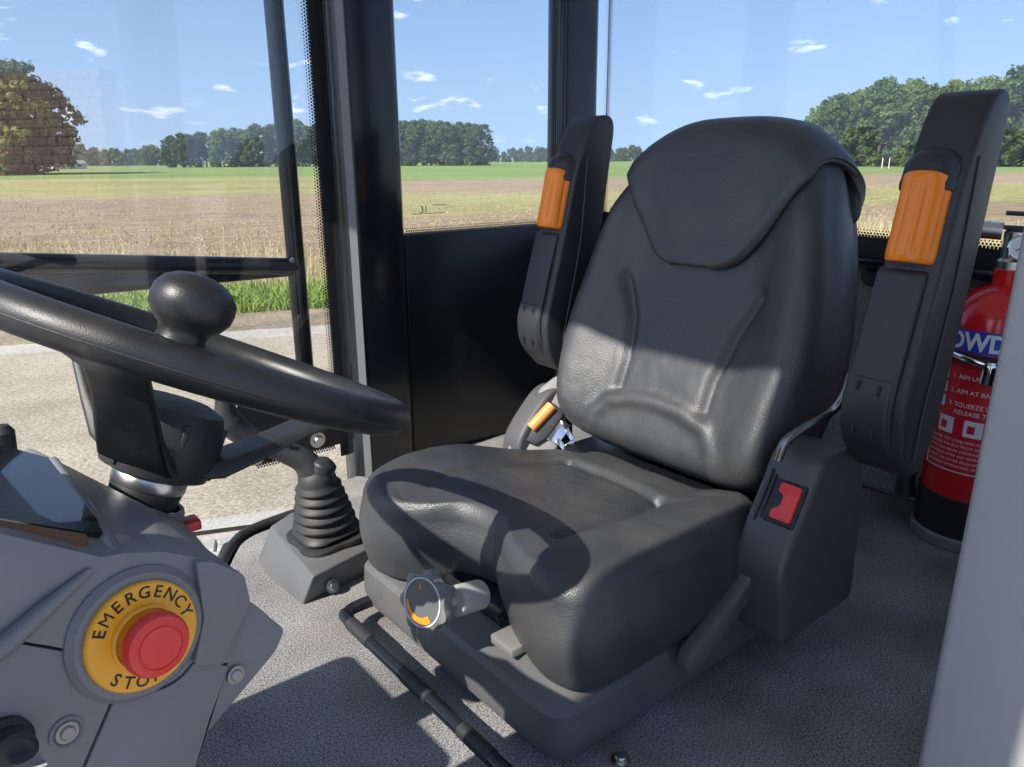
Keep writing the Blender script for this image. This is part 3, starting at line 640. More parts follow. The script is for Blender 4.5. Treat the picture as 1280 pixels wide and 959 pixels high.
# windows
def dots(name, parent, p0, p1, inward, rows=3, pitch=.0064, r0=.0025, nrm=None):
    p0, p1, inward = Vector(p0), Vector(p1), Vector(inward).normalized(); d = p1-p0; n = max(2, int(d.length/pitch)); V = []; Fc = []; u = d.normalized()
    for j in range(rows):
        r = r0*(1.25-.3*j)
        for i in range(n):
            c = p0+u*((i+(.5 if j % 2 else 0))*pitch)+inward*((j+.35)*pitch*.86); k = len(V)
            for a in range(8): V.append(c+u*(r*math.cos(a*.7854))+inward*(r*math.sin(a*.7854)))
            Fc.append(tuple(range(k, k+8)))
    return obj(name, pymesh(name, V, Fc, False), BLACKINK, parent, smooth=False)
def pane(name, lo, hi): return box(name, GLASS, cab, lo, hi, 0)
qw = pane('quarter_window', (.90, 1.497, .53), (1.40, 1.502, 1.60))
dots('frit_dots', qw, (.906, 1.4955, .5385), (1.37, 1.4955, .5385), (0, 0, 1))
dots('frit_dots', qw, (1.352, 1.4955, .55), (1.352, 1.4955, 1.55), (-1, 0, 0))
dots('frit_dots', qw, (.891, 1.4955, .545), (.891, 1.4955, 1.55), (1, 0, 0), rows=2)
rw = pane('rear_window', (XR, .10, .52), (XR+.005, 1.50, 1.60))
zl = lambda y: .541+(y-.5)*.021
m_ = pymesh('frit_band', [(XR-.002, .10, .50), (XR-.002, 1.5, .50), (XR-.002, 1.5, zl(1.5)), (XR-.002, .10, zl(.1))], [(0, 1, 2, 3)], False); obj('frit_band', m_, BLACKINK, rw, smooth=False)
dots('frit_dots', rw, (XR-.002, .12, zl(.12)), (XR-.002, 1.47, zl(1.47)), (0, 0, 1), rows=4)
dots('frit_dots', rw, (XR-.002, 1.487, .56), (XR-.002, 1.487, 1.55), (0, -1, 0))
# "31" print on the quarter window
me = text_me('pane_print', '31', .022, .0002); me.transform(Matrix.Translation((on_y(530, 262, 1.4945))) @ Matrix.Rotation(math.pi/2, 4, 'X'))
obj('pane_print', me, BLACKINK, qw, smooth=False)
for a, b, y_ in ((515, 556, 267), (540, 558, 257)):
    A = on_y(a, y_, 1.4945); B = on_y(b, y_-1, 1.4945); box('pane_print', BLACKINK, qw, (A.x, A.y-.0002, B.z), (B.x, A.y+.0002, B.z+.0012), 0)
# glass door on the right with its tubular frame
door = bpy.data.objects.new('glass_door', None); COL.objects.link(door); door.parent = cab
YD = 1.535
pn = box('pane', DOORGLASS, door, (-.60, YD-.0025, -.09), (.752, YD+.0025, 1.60), 0)
box('frit_band', BLACKINK, door, (.727, YD-.005, .04), (.775, YD-.0035, 1.58), 0)
dots('frit_dots', door, (.727, YD-.005, .1), (.727, YD-.005, 1.55), (-1, 0, 0), rows=3)
tabp = rpoly([(.495, .072), (.80, .072), (.80, .22), (.495, .22)], [.035, .005, .005, .035], 6)
prism('hinge_tab', BLACKINK, door, tabp, YD-.007, YD-.0045, axis='y', bev=0)
dots('frit_dots', door, (.53, YD-.0062, .072), (.72, YD-.0062, .072), (0, 0, -1), rows=2)
dots('frit_dots', door, (.495, YD-.0062, .11), (.495, YD-.0062, .2), (-1, 0, 0), rows=2)
for q in ((320, 572), (397, 550)): bolt('hinge_bolt', STEEL, door, on_y(*q, YD-.007), (0, -1, 0), .012, .012)
vt = [on_y(356, 0, YD), on_y(375, 330, YD), on_y(385, 560, YD)]
xv = vt[1].x; zb = on_y(365, 336, YD).z
tube('frame_tube', BLACKPAINT, door, [(xv, YD+.02, .10), (xv, YD+.02, .8), (xv, YD+.02, 1.58)], .019, seg=16, smooth=0)
a = on_y(0, 331, YD); sl_ = (a.z-zb)/(a.x-xv)
tube('cross_tube', BLACKPAINT, door, [(xv, YD+.02, zb), (-.55, YD+.02, zb+sl_*(-.55-xv))], .019, seg=16, smooth=0)
b_ = on_y(130, 366, YD); s2 = (b_.z-zb+.012)/(b_.x-xv)
prism('lower_rail', BLACKPAINT, door, [(xv, zb-.004), (xv, zb-.018), (-.55, zb-.012+s2*(-.55-xv)), (-.55, zb-.004+sl_*(-.55-xv))], YD+.012, YD+.030, axis='y', bev=.003)
lathe('weld_bead', DULLSTEEL, door, [(.001, -.004), (.006, -.002), (.007, .002), (.001, .005)], seg=12, M=frame((xv-.014, YD+.006, zb+.017), (0, -1, 0)))

# ================================================================== OPERATOR SEAT (seat axes = machine axes, origin under the front edge)
SO = Vector((.4883, .7558, 0))
def s_x(px, py, x): return on_x(px, py, x+SO.x)-SO
def s_y(px, py, y): return on_y(px, py, y+SO.y)-SO
def s_z(px, py, z): return on_z(px, py, z)-SO
seat = thing('operator_seat', 'black vinyl suspension seat with raised armrests and orange adjusters', 'seat', Matrix.Rotation(R(CAB), 3, 'Z') @ SO)
# base cover: skirt with a sloping ledge on top
def base_cover():
    rings = []
    def ring(x0, x1, hw, z, r): 
        P = rpoly([(x0, -hw), (x1, -hw), (x1, hw), (x0, hw)], r, 6); return [(a, b, z) for a, b in P]
    rg = [ring(.004, .47, .225, .026, .03), ring(-.002, .475, .234, .03, .034), ring(-.006, .475, .236, .052, .036), ring(-.004, .475, .235, .088, .036), ring(.002, .472, .230, .096, .036), ring(.03, .46, .205, .108, .03), ring(.06, .45, .18, .112, .02)]
    n = len(rg[0]); V = [v for r in rg for v in r]; Fc = []
    for i in range(len(rg)-1):
        for k in range(n): k2 = (k+1) % n; Fc.append((i*n+k, i*n+k2, (i+1)*n+k2, (i+1)*n+k))
    Fc.append(tuple(range(n))); Fc.append(tuple((len(rg)-1)*n+k for k in range(n)))
    return pymesh('base_cover', V, Fc)
obj('base_cover', base_cover(), BASEPLASTIC, seat, ang=28)
box('slide_plinth', BLACKPANEL, seat, (.03, -.19, .0), (.46, .19, .03), .004)
box('suspension_deck', BLACKPANEL, seat, (.045, -.17, .10), (.43, .17, .135), .006)
for yy in (-.232, .215): bolt('floor_bolt', STEEL, seat, (.085, yy-.02, .002), (0, 0, 1), .008, .008)
# scissor bits visible in the notch
for yy, zz in ((-.075, .128), (-.115, .118)): tube('spring_rod', DULLSTEEL if yy < -.1 else BLACKPAINT, seat, [(.035, yy, zz), (.12, yy-.01, zz+.02), (.25, yy, zz)], .006, seg=8)
box('suspension_link', DULLSTEEL, seat, (.012, -.135, .112), (.06, -.09, .124), .002)
# slide bar in front of the base
tube('slide_bar', BLACKPAINT, seat, [(.06, .20, .034), (-.02, .203, .034), (-.045, .194, .035), (-.054, .172, .036), (-.055, .0, .036), (-.055, -.30, .036), (-.047, -.318, .036), (-.01, -.328, .035), (.06, -.328, .034)], .0095, seg=14)
for yy in (.135, -.02, -.15): tube('bar_sleeve', RUBBER, seat, [(-.055, yy+.03, .036), (-.055, yy-.03, .036)], .0103, seg=14, smooth=0)

# cushion
OUT = fan_outline([(.43, 0), (.43, .15), (.41, .205), (.34, .235), (.2, .245), (.08, .24), (.015, .222), (-.014, .175), (-.008, .125), (.020, .08), (.062, .035), (.070, -.03), (.042, -.085), (.028, -.13), (.016, -.188), (.032, -.230), (.09, -.245), (.2, -.247), (.34, -.238), (.41, -.205), (.43, -.15)])
SEAM_F = [(.02, .118), (.12, .128), (.24, .122), (.335, .11)]
SEAM_N = [(.335, -.085), (.26, -.112), (.18, -.125), (.10, -.12)]
SEAM_R = [(.335, .11), (.345, .03), (.345, -.03), (.335, -.085)]
def ctop(x, y):
    ay = abs(y); p = Vector((x, y))
    h = .244-.040*smooth01(.10, .43, x)+(.010+(.018 if y < 0 else -.022)*smooth01(.15, .36, x))*smooth01(.09, .18, ay)-.010*smooth01(.10, -.02, x)
    h += .006*smooth01(.332, .35, x)*smooth01(.16, .12, ay)
    h -= .010*math.exp(-((x-.22)/.12)**2-(y/.10)**2)
    for sm, dp in ((SEAM_F, .006), (SEAM_N, .009), (SEAM_R, .008)): h -= dp*math.exp(-(seg_dist(p, sm)/.009)**2)
    h += .0014*noise.noise(Vector((x*22, y*22, .3)))+.0008*noise.noise(Vector((x*60, y*40, 2)))
    return h
def cbot(x, y): return .104+.036*math.exp(-((y+.025)/.075)**2)*smooth01(.14, .04, x)
def cedge(x, y): return .027
V, Fc = pad_me('cushion', OUT, ctop, cbot, .05, c=(.2, 0), nth=200, ns=64, rb=.022, edge=cedge, bulge=.008)
cu = obj('cushion', pymesh('cushion', V, Fc), VINYL, seat, ang=80)

# backrest, drawn flat (a = across, w = up along the back, h = forward) then leaned
LEAN = R(17.5); BX, BZ = .415, .185
def back_pt(a, w, h): return Vector((BX+w*math.sin(LEAN)-h*math.cos(LEAN), a, BZ+w*math.cos(LEAN)+h*math.sin(LEAN)))
BOUT = fan_outline([(0, .605), (-.085, .60), (-.135, .575), (-.170, .52), (-.203, .43), (-.228, .33), (-.238, .24), (-.228, .15), (-.206, .075), (-.165, .045), (-.08, .038), (0, .038), (.08, .038), (.165, .045), (.206, .075), (.228, .15), (.238, .24), (.228, .33), (.203, .43), (.170, .52), (.135, .575), (.085, .60)])
GR_L = [(.088, .142), (.088, .19), (.102, .26), (.132, .325)]
ARC = [(.125, .04), (.12, .085), (.10, .115), (.05, .130), (0, .134), (-.05, .130), (-.10, .115), (-.12, .085), (-.125, .04)]
def btop(a, w):
    p = Vector((a, w)); aa = abs(a); q = Vector((aa, w))
    h = .02+.034*smooth01(.10, .20, aa)*smooth01(.56, .42, w)*smooth01(-.02, .1, w)
    h += .014*math.exp(-((w-.12)/.12)**2)+.012*math.exp(-((w-.5)/.12)**2)
    h -= .012*math.exp(-(seg_dist(q, GR_L)/.009)**2)
    d = seg_dist(p, ARC); h += .009*math.exp(-((d-.002)/.011)**2)
    h += .0012*noise.noise(Vector((a*20, w*20, 5)))+.0007*noise.noise(Vector((a*55, w*35, 8)))
    return h
V, Fc = pad_me('backrest', BOUT, btop, lambda a, w: -.085, .042, c=(0, .31), nth=200, ns=70, rb=.035, bulge=.006)
bk = obj('backrest', pymesh('backrest', [back_pt(*v) for v in V], Fc), VINYL, seat, ang=80)
# headrest flap hooked over the top
def flap():
    nq, npn = 56, 44; V = []
    path = []
    for i in range(nq+1):
        q = i/nq; L = .362+.355*(q-.055*math.sin(2*math.pi*q)/(2*math.pi)*2)                      # arc length along the flap
        path.append(L)
    for i, L in enumerate(path):
        q = i/nq
        hw = .066+.100*min(1, max(0, q/.40))**.9+.022*smooth01(.5, .85, q)
        for dd in (L-.362, .362+.355-L):
            if dd < .024: hw -= .024-math.sqrt(max(0, .024**2-(.024-dd)**2))
        for j in range(npn+1):
            u = j/npn*2-1; a = u*hw
            top_w = .600-.062*abs(u)**3.2
            r = .052
            front = btop(max(-.21, min(.21, a)), min(L, .5))+.010+.004*(1-u*u)
            if L < top_w-r: w_, h_ = L, front
            else:
                s = (L-(top_w-r))/(r*1.25); ang = min(s, math.pi/2+.0*s)
                if s < math.pi: 
                    w_ = top_w-r+r*math.sin(min(s, math.pi)); h_ = front-r*1.25+r*1.25*math.cos(min(s, math.pi))
                else:
                    w_ = top_w-r-(s-math.pi)*r*1.25; h_ = front-r*2.5
            e = max(0, abs(u)-.93)/.07; h_ -= .006*e*e
            V.append(back_pt(a, w_, h_))
    Fc = [(i*(npn+1)+j, i*(npn+1)+j+1, (i+1)*(npn+1)+j+1, (i+1)*(npn+1)+j) for i in range(nq) for j in range(npn)]
    me = pymesh('headrest_flap', V, Fc, False); return me
fm_ = flap(); fo = obj('headrest_flap', fm_, VINYL, bk, ang=80)
W_ = 45; ed_ = [fm_.vertices[i*W_].co.copy() for i in range(40, 0, -1)]+[fm_.vertices[j].co.copy() for j in range(0, W_)]+[fm_.vertices[i*W_+W_-1].co.copy() for i in range(1, 41)]
tube('flap_piping', VINYL, bk, ed_, .0042, seg=8, smooth=0)
sm = fo.modifiers.new('thick', 'SOLIDIFY'); sm.thickness = .013; sm.offset = 0
bv = fo.modifiers.new('edge', 'BEVEL'); bv.width = .005; bv.segments = 3; bv.limit_method = 'ANGLE'; bv.angle_limit = R(50)
# rear shell of the back
SH = [(a*.93, w*.965+.012, 0) for a, w in [BOUT(2*math.pi*k/40) for k in range(40)]]
prism('back_shell', BLACKPLASTIC, seat, [(a, w) for a, w, _ in SH], -.115, -.07, axis='z', bev=.012, seg=3, M=Matrix(((0, math.sin(LEAN), -math.cos(LEAN), BX), (1, 0, 0, 0), (0, math.cos(LEAN), math.sin(LEAN), BZ), (0, 0, 0, 1))))
box('recliner_frame', BLACKPANEL, seat, (.40, -.20, .10), (.50, .20, .20), .01)

# armrests: side profile in (x, z), folded up beside the back
ARM = [(.408, .355), (.400, .41), (.425, .50), (.452, .60), (.470, .68), (.494, .735), (.520, .772), (.556, .777), (.568, .757), (.550, .64), (.530, .52), (.510, .41), (.492, .345), (.466, .315), (.436, .315)]
AX0 = Vector((.425, 0, .40)); AX1 = Vector((.495, 0, .70)); AXD = (AX1-AX0).normalized(); AXN = Vector((-AXD.z, 0, AXD.x))
def armrest(yc, dx=0.0):
    e = bpy.data.objects.new('armrest', None); COL.objects.link(e); e.parent = seat; e.location = (dx, yc, 0)
    pr = rpoly(ARM, [.02, .02, .05, .05, .03, .03, .016, .016, .02, .05, .05, .05, .03, .03, .03], 4)
    o = prism('pad', ARMPLASTIC, e, pr, -.036, .034, axis='y', bev=.011, seg=4)
    lower = rpoly([(.402, .365), (.394, .41), (.4175, .50), (.440, .572), (.472, .57), (.466, .48), (.476, .41), (.466, .335), (.436, .322)], [.02, .02, .05, .008, .008, .05, .05, .04, .03], 4)
    prism('lower_shell', ARMPLASTIC, e, lower, -.022, .037, axis='y', bev=.013, seg=4)
    cap = rpoly([(.398, .365), (.3915, .41), (.402, .445), (.466, .447), (.476, .41), (.466, .332), (.438, .319)], [.02, .02, .005, .005, .04, .04, .03], 4)
    cp = prism('hinge_cap', ARMPLASTIC, e, cap, -.019, .0395, axis='y', bev=.008, seg=3)
    for yy, zz, xx in ((.022, .432, .398), (-.004, .43, .3975), (.021, .378, .3955), (-.003, .376, .396)): box('clip_slot', BLACKINK, cp, (xx-.0015, yy-.0022, zz-.006), (xx+.012, yy+.0022, zz+.006), .0005)
    # collar above the adjuster
    Mx = frame(AX1+AXN*.013+Vector((0, .004, -.026)), AXD, (0, 1, 0))
    lathe('collar', ARMPLASTIC, e, [(.030, -.02), (.0345, -.018), (.0355, -.012), (.0345, -.006), (.034, .010), (.030, .020), (.020, .029), (.005, .032)], seg=28, M=Mx, ang=50)
    # fluted orange adjuster roller
    def flute(r, h, a): return r*(1+.085*(abs(math.cos(4*a))**.6-.75)) if abs(h) < .046 else r
    Mo = frame(AX0+(AX1-AX0)*.755+AXN*.0165+Vector((0, .004, 0)), AXD, (0, 1, 0))
    lathe('adjuster_roller', ORANGE, e, [(.012, -.054), (.026, -.054), (.0285, -.051), (.029, -.045), (.0285, -.02), (.0282, .02), (.029, .040), (.0285, .047), (.026, .050), (.012, .050)], seg=64, fn=flute, M=Mo, ang=40)
    # seam along the inner flank
    tube('seam', mat('seam_dark', (.05, .05, .055), .5), e, [(.496, -.0368, .70), (.488, -.0372, .60), (.480, -.0372, .54), (.462, -.0372, .46), (.448, -.0372, .40), (.442, -.037, .34)], .0015, seg=6)
    return e
far_arm = armrest(.292, .010); near_arm = armrest(-.353, .002)
# bent steel hinge rods
tube('hinge_rod', STEEL, seat, [(.50, .262, .44), (.497, .262, .405), (.49, .258, .37), (.495, .245, .32), (.50, .235, .285), (.505, .22, .25)], .007, seg=10)
tube('hinge_rod', mat('dark_steel', (.22, .22, .22), .3, metal=1), seat, [s_y(1064, 470, -.31), s_y(1054, 496, -.305), s_y(1038, 515, -.295), s_y(1008, 533, -.285), s_y(982, 552, -.275), s_y(972, 575, -.27)], .006, seg=10)
lathe('rod_nut', STEEL, seat, [(.010, -.006), (.010, .006), (.004, .008), (.004, .014)], seg=6, M=frame((.50, .262, .448), (0, 0, 1)))

# side covers with the belt fittings
SC = [(.325, .085), (.318, .13), (.30, .195), (.318, .232), (.352, .285), (.375, .33), (.43, .338), (.47, .325), (.498, .27), (.505, .085)]
SCr = [.01, .04, .02, .01, .02, .012, .03, .05, .05, .02]
n_ = prism('side_cover', mat('dark_cover_plastic', (.066, .067, .07), .45, bump=(800, .4, .0006)), seat, rpoly(SC, SCr, 5), -.312, -.238, axis='y', bev=.012, seg=4)
prism('side_cover', GREYCOVER, seat, rpoly([(.34, .085), (.335, .20), (.36, .235), (.41, .285), (.445, .292), (.475, .26), (.48, .085)], [.01, .03, .02, .03, .03, .04, .02], 5), .246, .295, axis='y', bev=.016, seg=4)
# red release button and slot on the sloping front of the near cover
fd = Vector((.375-.318, 0, .33-.232)).normalized(); fn_ = Vector((-fd.z, 0, fd.x))
def cov(u, y, h): return Vector((.318, 0, .232))+fd*u+Vector((0, y, 0))+fn_*h
Mb = Matrix((Vector((0, 1, 0)), fd, fn_.copy())).transposed().to_4x4()
def covbox(name, m, parent, u0, u1, y0, y1, h0, h1, bev):
    M = Mb.copy(); M.translation = cov(0, 0, 0)
    return box(name, m, parent, (y0, u0, h0), (y1, u1, h1), bev, M=M)
covbox('buckle_recess', BLACKINK, n_, .020, .078, -.306, -.262, -.004, .0016, .003)
bt = prism('release_button', RED, n_, rpoly([(-.301, .026), (-.272, .026), (-.272, .038), (-.281, .044), (-.281, .058), (-.272, .062), (-.272, .074), (-.301, .074)], .003, 3), -.004, .006, axis='z', bev=.002, M=Matrix.Translation(cov(0, 0, 0)) @ Mb)
covbox('slot_groove', BLACKINK, n_, .016, .088, -.2535, -.2500, -.003, .0012, .001)
covbox('slot_groove', BLACKINK, n_, .022, .082, -.2600, -.2570, -.003, .0012, .001)
# recline lever along the near side
prism('recline_lever', BASEPLASTIC, seat, rpoly([(.185, .085), (.20, .078), (.325, .148), (.345, .195), (.33, .205), (.30, .165), (.19, .108)], .006, 3), -.268, -.248, axis='y', bev=.004)
# far side: belt tongue with its orange grip
tg = bpy.data.objects.new('belt_tongue', None); COL.objects.link(tg); tg.parent = seat
TNp = SO+s_y(672, 530, .245); TNn = Vector((-.62, -.62, .48)).normalized()
def tplane(px, off, dep, name, m, bev, r=.004):
    P = [on_n(a, b, TNn, TNp)-SO for a, b in px]; bm = bmesh.new(); A = [bm.verts.new(p+TNn*off) for p in P]; B = [bm.verts.new(p+TNn*(off-dep)) for p in P]; bm.faces.new(A); bm.faces.new(B[::-1])
    for k in range(len(P)): bm.faces.new((A[k], B[k], B[(k+1) % len(P)], A[(k+1) % len(P)]))
    bmesh.ops.recalc_face_normals(bm, faces=bm.faces[:]); bevel(bm, bev, 3, 20); return obj(name, from_bm(bm, name), m, tg)
tplane([(632, 570), (636, 548), (652, 518), (676, 482), (694, 468), (710, 467), (716, 480), (708, 520), (697, 560), (690, 580)], -.006, .03, 'webbing_guide', mat('guide_grey', (.20, .198, .19), .55, bump=(600, .4, .001)), .008)
tplane([(646, 539), (676, 505), (690, 503), (704, 513), (704, 521), (684, 548), (670, 557), (658, 552)], .003, .016, 'housing', BLACKPLASTIC, .003)
ga_, gb_ = on_n(664, 536, TNn, TNp)-SO+TNn*.006, on_n(690, 508, TNn, TNp)-SO+TNn*.006
tube('grip', ORANGE2, tg, [ga_, (ga_+gb_)/2, gb_], .0105, seg=18, smooth=2)
tplane([(682, 548), (699, 524), (713, 531), (707, 543), (697, 556)], -.001, .003, 'tongue_plate', CHROME, .0008)
for q in ([(694, 552), (698, 546), (709, 560), (705, 564)], [(706, 538), (711, 534), (719, 549), (715, 553)], [(704, 558), (716, 548), (719, 552), (707, 564)]): tplane(q, -.001, .003, 'tongue_plate', CHROME, .0005)

# weight knob in the front notch
kn = bpy.data.objects.new('weight_knob', None); COL.objects.link(kn); kn.parent = seat
kc = s_x(532, 752, -.062)
Mk = frame(kc, (-.93, -.20, .28), (0, 0, 1))
def lobes(r, h, a): return r*(1+.11*max(-.6, math.cos(7*a))) if .02 < r else r
lathe('grip', mat('knob_grey', (.17, .17, .17), .3), kn, [(.012, -.034), (.014, -.018), (.026, -.016), (.034, -.012), (.037, -.004), (.036, .004), (.031, .006), (.0305, .0045), (.001, .0045)], seg=84, fn=lambda r, h, a: lobes(r, h, a) if r > .031 else r, M=Mk, ang=45)
lathe('face_disc', mat('knob_face', (.10, .105, .11), .35), kn, [(.0285, .004), (.0285, .0055), (.001, .0056)], seg=40, M=Mk)
lathe('face_ring', mat('ring_white', (.6, .6, .6), .4), kn, [(.0282, .004), (.0302, .004), (.0302, .0068), (.0282, .0068), (.0282, .004)], seg=40, M=Mk, caps=False)
V = []; Fc = []
for i in range(21):
    a = R(100+i*6.2); w = .003+.0035*i/20
    for rr in (.0265-w*1.4, .0265): V.append(Mk @ Vector((rr*math.cos(a), rr*math.sin(a), .0062)))
Fc = [(2*i, 2*i+1, 2*i+3, 2*i+2) for i in range(20)]
obj('print_arc', pymesh('print_arc', V, Fc, False), ORANGE, kn, smooth=False)
V = [Mk @ Vector((.019*math.cos(R(a)), .019*math.sin(R(a)), .0062)) for a in (66, 82, 78, 70)]; obj('print_mark', pymesh('print_mark', [Mk @ Vector((x, y, .0062)) for x, y in ((.021, .006), (.021, .0085), (.014, .0085), (.014, .006))], [(0, 1, 2, 3)], False), ORANGE, kn, smooth=False)
lathe('stem', DULLSTEEL, kn, [(.006, -.055), (.006, -.034), (.0185, -.105), (.0185, -.062), (.014, -.056), (.006, -.055)], seg=24, M=Mk) if False else None
ks = frame(kc+Vector((.034, -.014, -.006)), (-.93, -.20, .28), (0, 0, 1))
lathe('stem', mat('beige_bush', (.36, .35, .32), .5), kn, [(.019, -.045), (.0195, -.002), (.0175, .002), (.006, .003), (.006, .03)], seg=28, M=ks)

# ================================================================== STEERING CONSOLE AND WHEEL
con = thing('steering_console', 'grey plastic steering console with display, emergency stop and black steering wheel', 'console')
SN = Vector((.2, -.97, .10)).normalized(); SP = Vector((.0677, .4138, .4502))
def S(px, py): return on_n(px, py, SN, SP)
def slab(name, m, parent, pts, depth, bev=.005, seg=3, off=0):
    """plate whose front face lies on the side plane"""
    bm = bmesh.new(); A = [bm.verts.new(p+SN*off) for p in pts]; B = [bm.verts.new(p+SN*(off-depth)) for p in pts]; n = len(pts)
    bm.faces.new(A); bm.faces.new(B[::-1])
    for i in range(n): bm.faces.new((A[i], B[i], B[(i+1) % n], A[(i+1) % n]))
    bmesh.ops.recalc_face_normals(bm, faces=bm.faces[:]); bevel(bm, bev, seg, 20); return obj(name, from_bm(bm, name), m, parent)
# core of the console
prism('body', GREYPLASTIC, con, [(-.40, .50), (.03, .455), (.085, .425), (.125, .385), (.085, .35), (.02, .30), (-.12, -.0), (-.40, .0)], .44, .575, axis='y', bev=.015, seg=3)
prism('column_pedestal', GREYPLASTIC, con, [(-.40, .455), (-.04, .425), (-.05, .25), (-.16, 0), (-.40, 0)], .58, .86, axis='y', bev=.02, seg=3)
tube('column_bracket', BLACKPLASTIC, con, [(-.20, .71, .30), (-.05, .71, .33), (.10, .708, .365)], .03, seg=14)
# side plates (upper with the stop switch, two lower ones with a joint between, right-hand block)
def round3(pts, r): 
    out = []; N = len(pts)
    for i in range(N):
        p, a, b = pts[i], pts[i-1], pts[(i+1) % N]; da = min(r, (a-p).length*.45); db = min(r, (b-p).length*.45); A = p+(a-p).normalized()*da; B = p+(b-p).normalized()*db
        for k in range(4): t = k/3; out.append(A*(1-t)**2+p*2*t*(1-t)+B*t*t)
    return out
def plate(name, px, depth=.045, r=.004, off=0, bev=.004): return slab(name, GREYPLASTIC, con, round3([S(*p) for p in px], r), depth, bev, off=off)
ringc = (172, 791)
def arc_px(r, a0, a1, n): return [(ringc[0]+r*1.06*math.cos(R(a0+(a1-a0)*i/n)), ringc[1]-r*math.sin(R(a0+(a1-a0)*i/n))) for i in range(n+1)]
plate('upper_side_panel', [(-160, 640), (0, 667), (128, 697), (152, 692), (205, 690), (262, 700), (300, 714), (310, 748), (288, 829), (240, 829)]+arc_px(74, -30, -155, 8)+[(88, 812), (0, 797), (-160, 770)], .05, .003, bev=.006)
plate('lower_side_panel', [(-160, 774), (0, 801), (87, 816)]+arc_px(77, -152, -112, 4)+[(143, 866), (60, 1060), (-160, 1060)], .05, .002, bev=.003)
plate('lower_side_panel', [(147, 867)]+arc_px(77, -100, -28, 5)+[(286, 833), (262, 900), (215, 1060), (64, 1060)], .05, .002, bev=.003)
plate('corner_block', [(289, 832), (297, 764), (314, 752), (326, 760), (361, 790), (349, 817), (218, 975), (180, 1060), (217, 1060), (265, 901)], .10, .004, off=-.004, bev=.006)
plate('corner_rib', [(240, 700), (262, 700), (300, 716), (308, 750), (274, 829), (238, 829), (250, 770)], .02, .003, off=.005, bev=.004)
# raised rib beside the display
tube('panel_rib', GREYPLASTIC, con, [S(112, 712)+SN*.001, S(60, 755)+SN*.002, S(0, 808)+SN*.001, S(-60, 850)], [.002, .0045, .006, .006], seg=10)
# cowl rising to the column
T = lambda p: Vector(p)
cw = [S(152, 694), S(205, 690), S(262, 700), S(302, 715), Vector((.155, .52, .40)), Vector((.168, .64, .378)), Vector((.175, .72, .367)), Vector((.135, .765, .38)), Vector((.06, .77, .46)), on_y(66, 573, .72), on_y(110, 636, .52)]
lo = [Vector((p.x-.01, p.y+.004, p.z-.03)) for p in cw]
bm = bmesh.new(); A = [bm.verts.new(p) for p in cw]; B = [bm.verts.new(p) for p in lo]
cen = bm.verts.new(Vector((.125, .62, .432)))
for i in range(len(A)): bm.faces.new((A[i], A[(i+1) % len(A)], cen)); bm.faces.new((A[i], B[i], B[(i+1) % len(A)], A[(i+1) % len(A)]))
bm.faces.new(B[::-1]); bmesh.ops.recalc_face_normals(bm, faces=bm.faces[:]); bevel(bm, .008, 3, 22)
obj('cowl', from_bm(bm, 'cowl'), GREYPLASTIC, con, ang=40)
tube('cowl_ridge', GREYPLASTIC, con, [on_y(66, 573, .72)+Vector((0, 0, -.003)), on_y(110, 636, .52)+Vector((0, 0, -.003)), S(150, 695)+Vector((0, .006, -.004))], .0045, seg=10)
# display let into the top
dn = None
DN = Vector((.15, -.05, 1)).normalized(); DP = on_y(122, 652, .475)
D_ = lambda a, b: on_n(a, b, DN, DP)
dp = [D_(-50, 542), D_(0, 556), D_(60, 572), D_(122, 650), D_(126, 668), D_(0, 648), D_(-50, 638)]
bm = bmesh.new(); A = [bm.verts.new(p) for p in dp]; B = [bm.verts.new(p-Vector((0, 0, .03))) for p in dp]; bm.faces.new(A); bm.faces.new(B[::-1])
for i in range(len(A)): bm.faces.new((A[i], B[i], B[(i+1) % len(A)], A[(i+1) % len(A)]))
bmesh.ops.recalc_face_normals(bm, faces=bm.faces[:])
dsp = obj('display', from_bm(bm, 'display'), SCREEN, con, smooth=False)
q_ = [D_(-50, 553), D_(0, 591), D_(46, 644), D_(70, 655), D_(122, 652), D_(128, 670), D_(0, 650), D_(-50, 640)]
obj('bezel_reflection', pymesh('bezel_reflection', [p+DN*.001 for p in q_], [tuple(range(8))], False), BLACKPANEL, dsp, smooth=False)  # black bezel's reflection in the screen, laid on as a dark sheet
bz = [on_y(-50, 640, .448), on_y(0, 650, .448), on_y(108, 668, .448), on_y(126, 660, .452)]
for i in range(2):
    a, b = bz[i], bz[i+1]; bm = bmesh.new()
    q = [a, b, b+Vector((0, -.022, -.022)), a+Vector((0, -.022, -.022))]; vv = [bm.verts.new(v) for v in q]; ww = [bm.verts.new(v-Vector((0, -.002, .02))) for v in q]
    bm.faces.new(vv); bm.faces.new(ww[::-1])
    for k in range(4): bm.faces.new((vv[k], ww[k], ww[(k+1) % 4], vv[(k+1) % 4]))
    obj('bezel', from_bm(bm, 'bezel'), BROWNTRIM if i == 0 else BROWNTRIM, dsp, smooth=False)
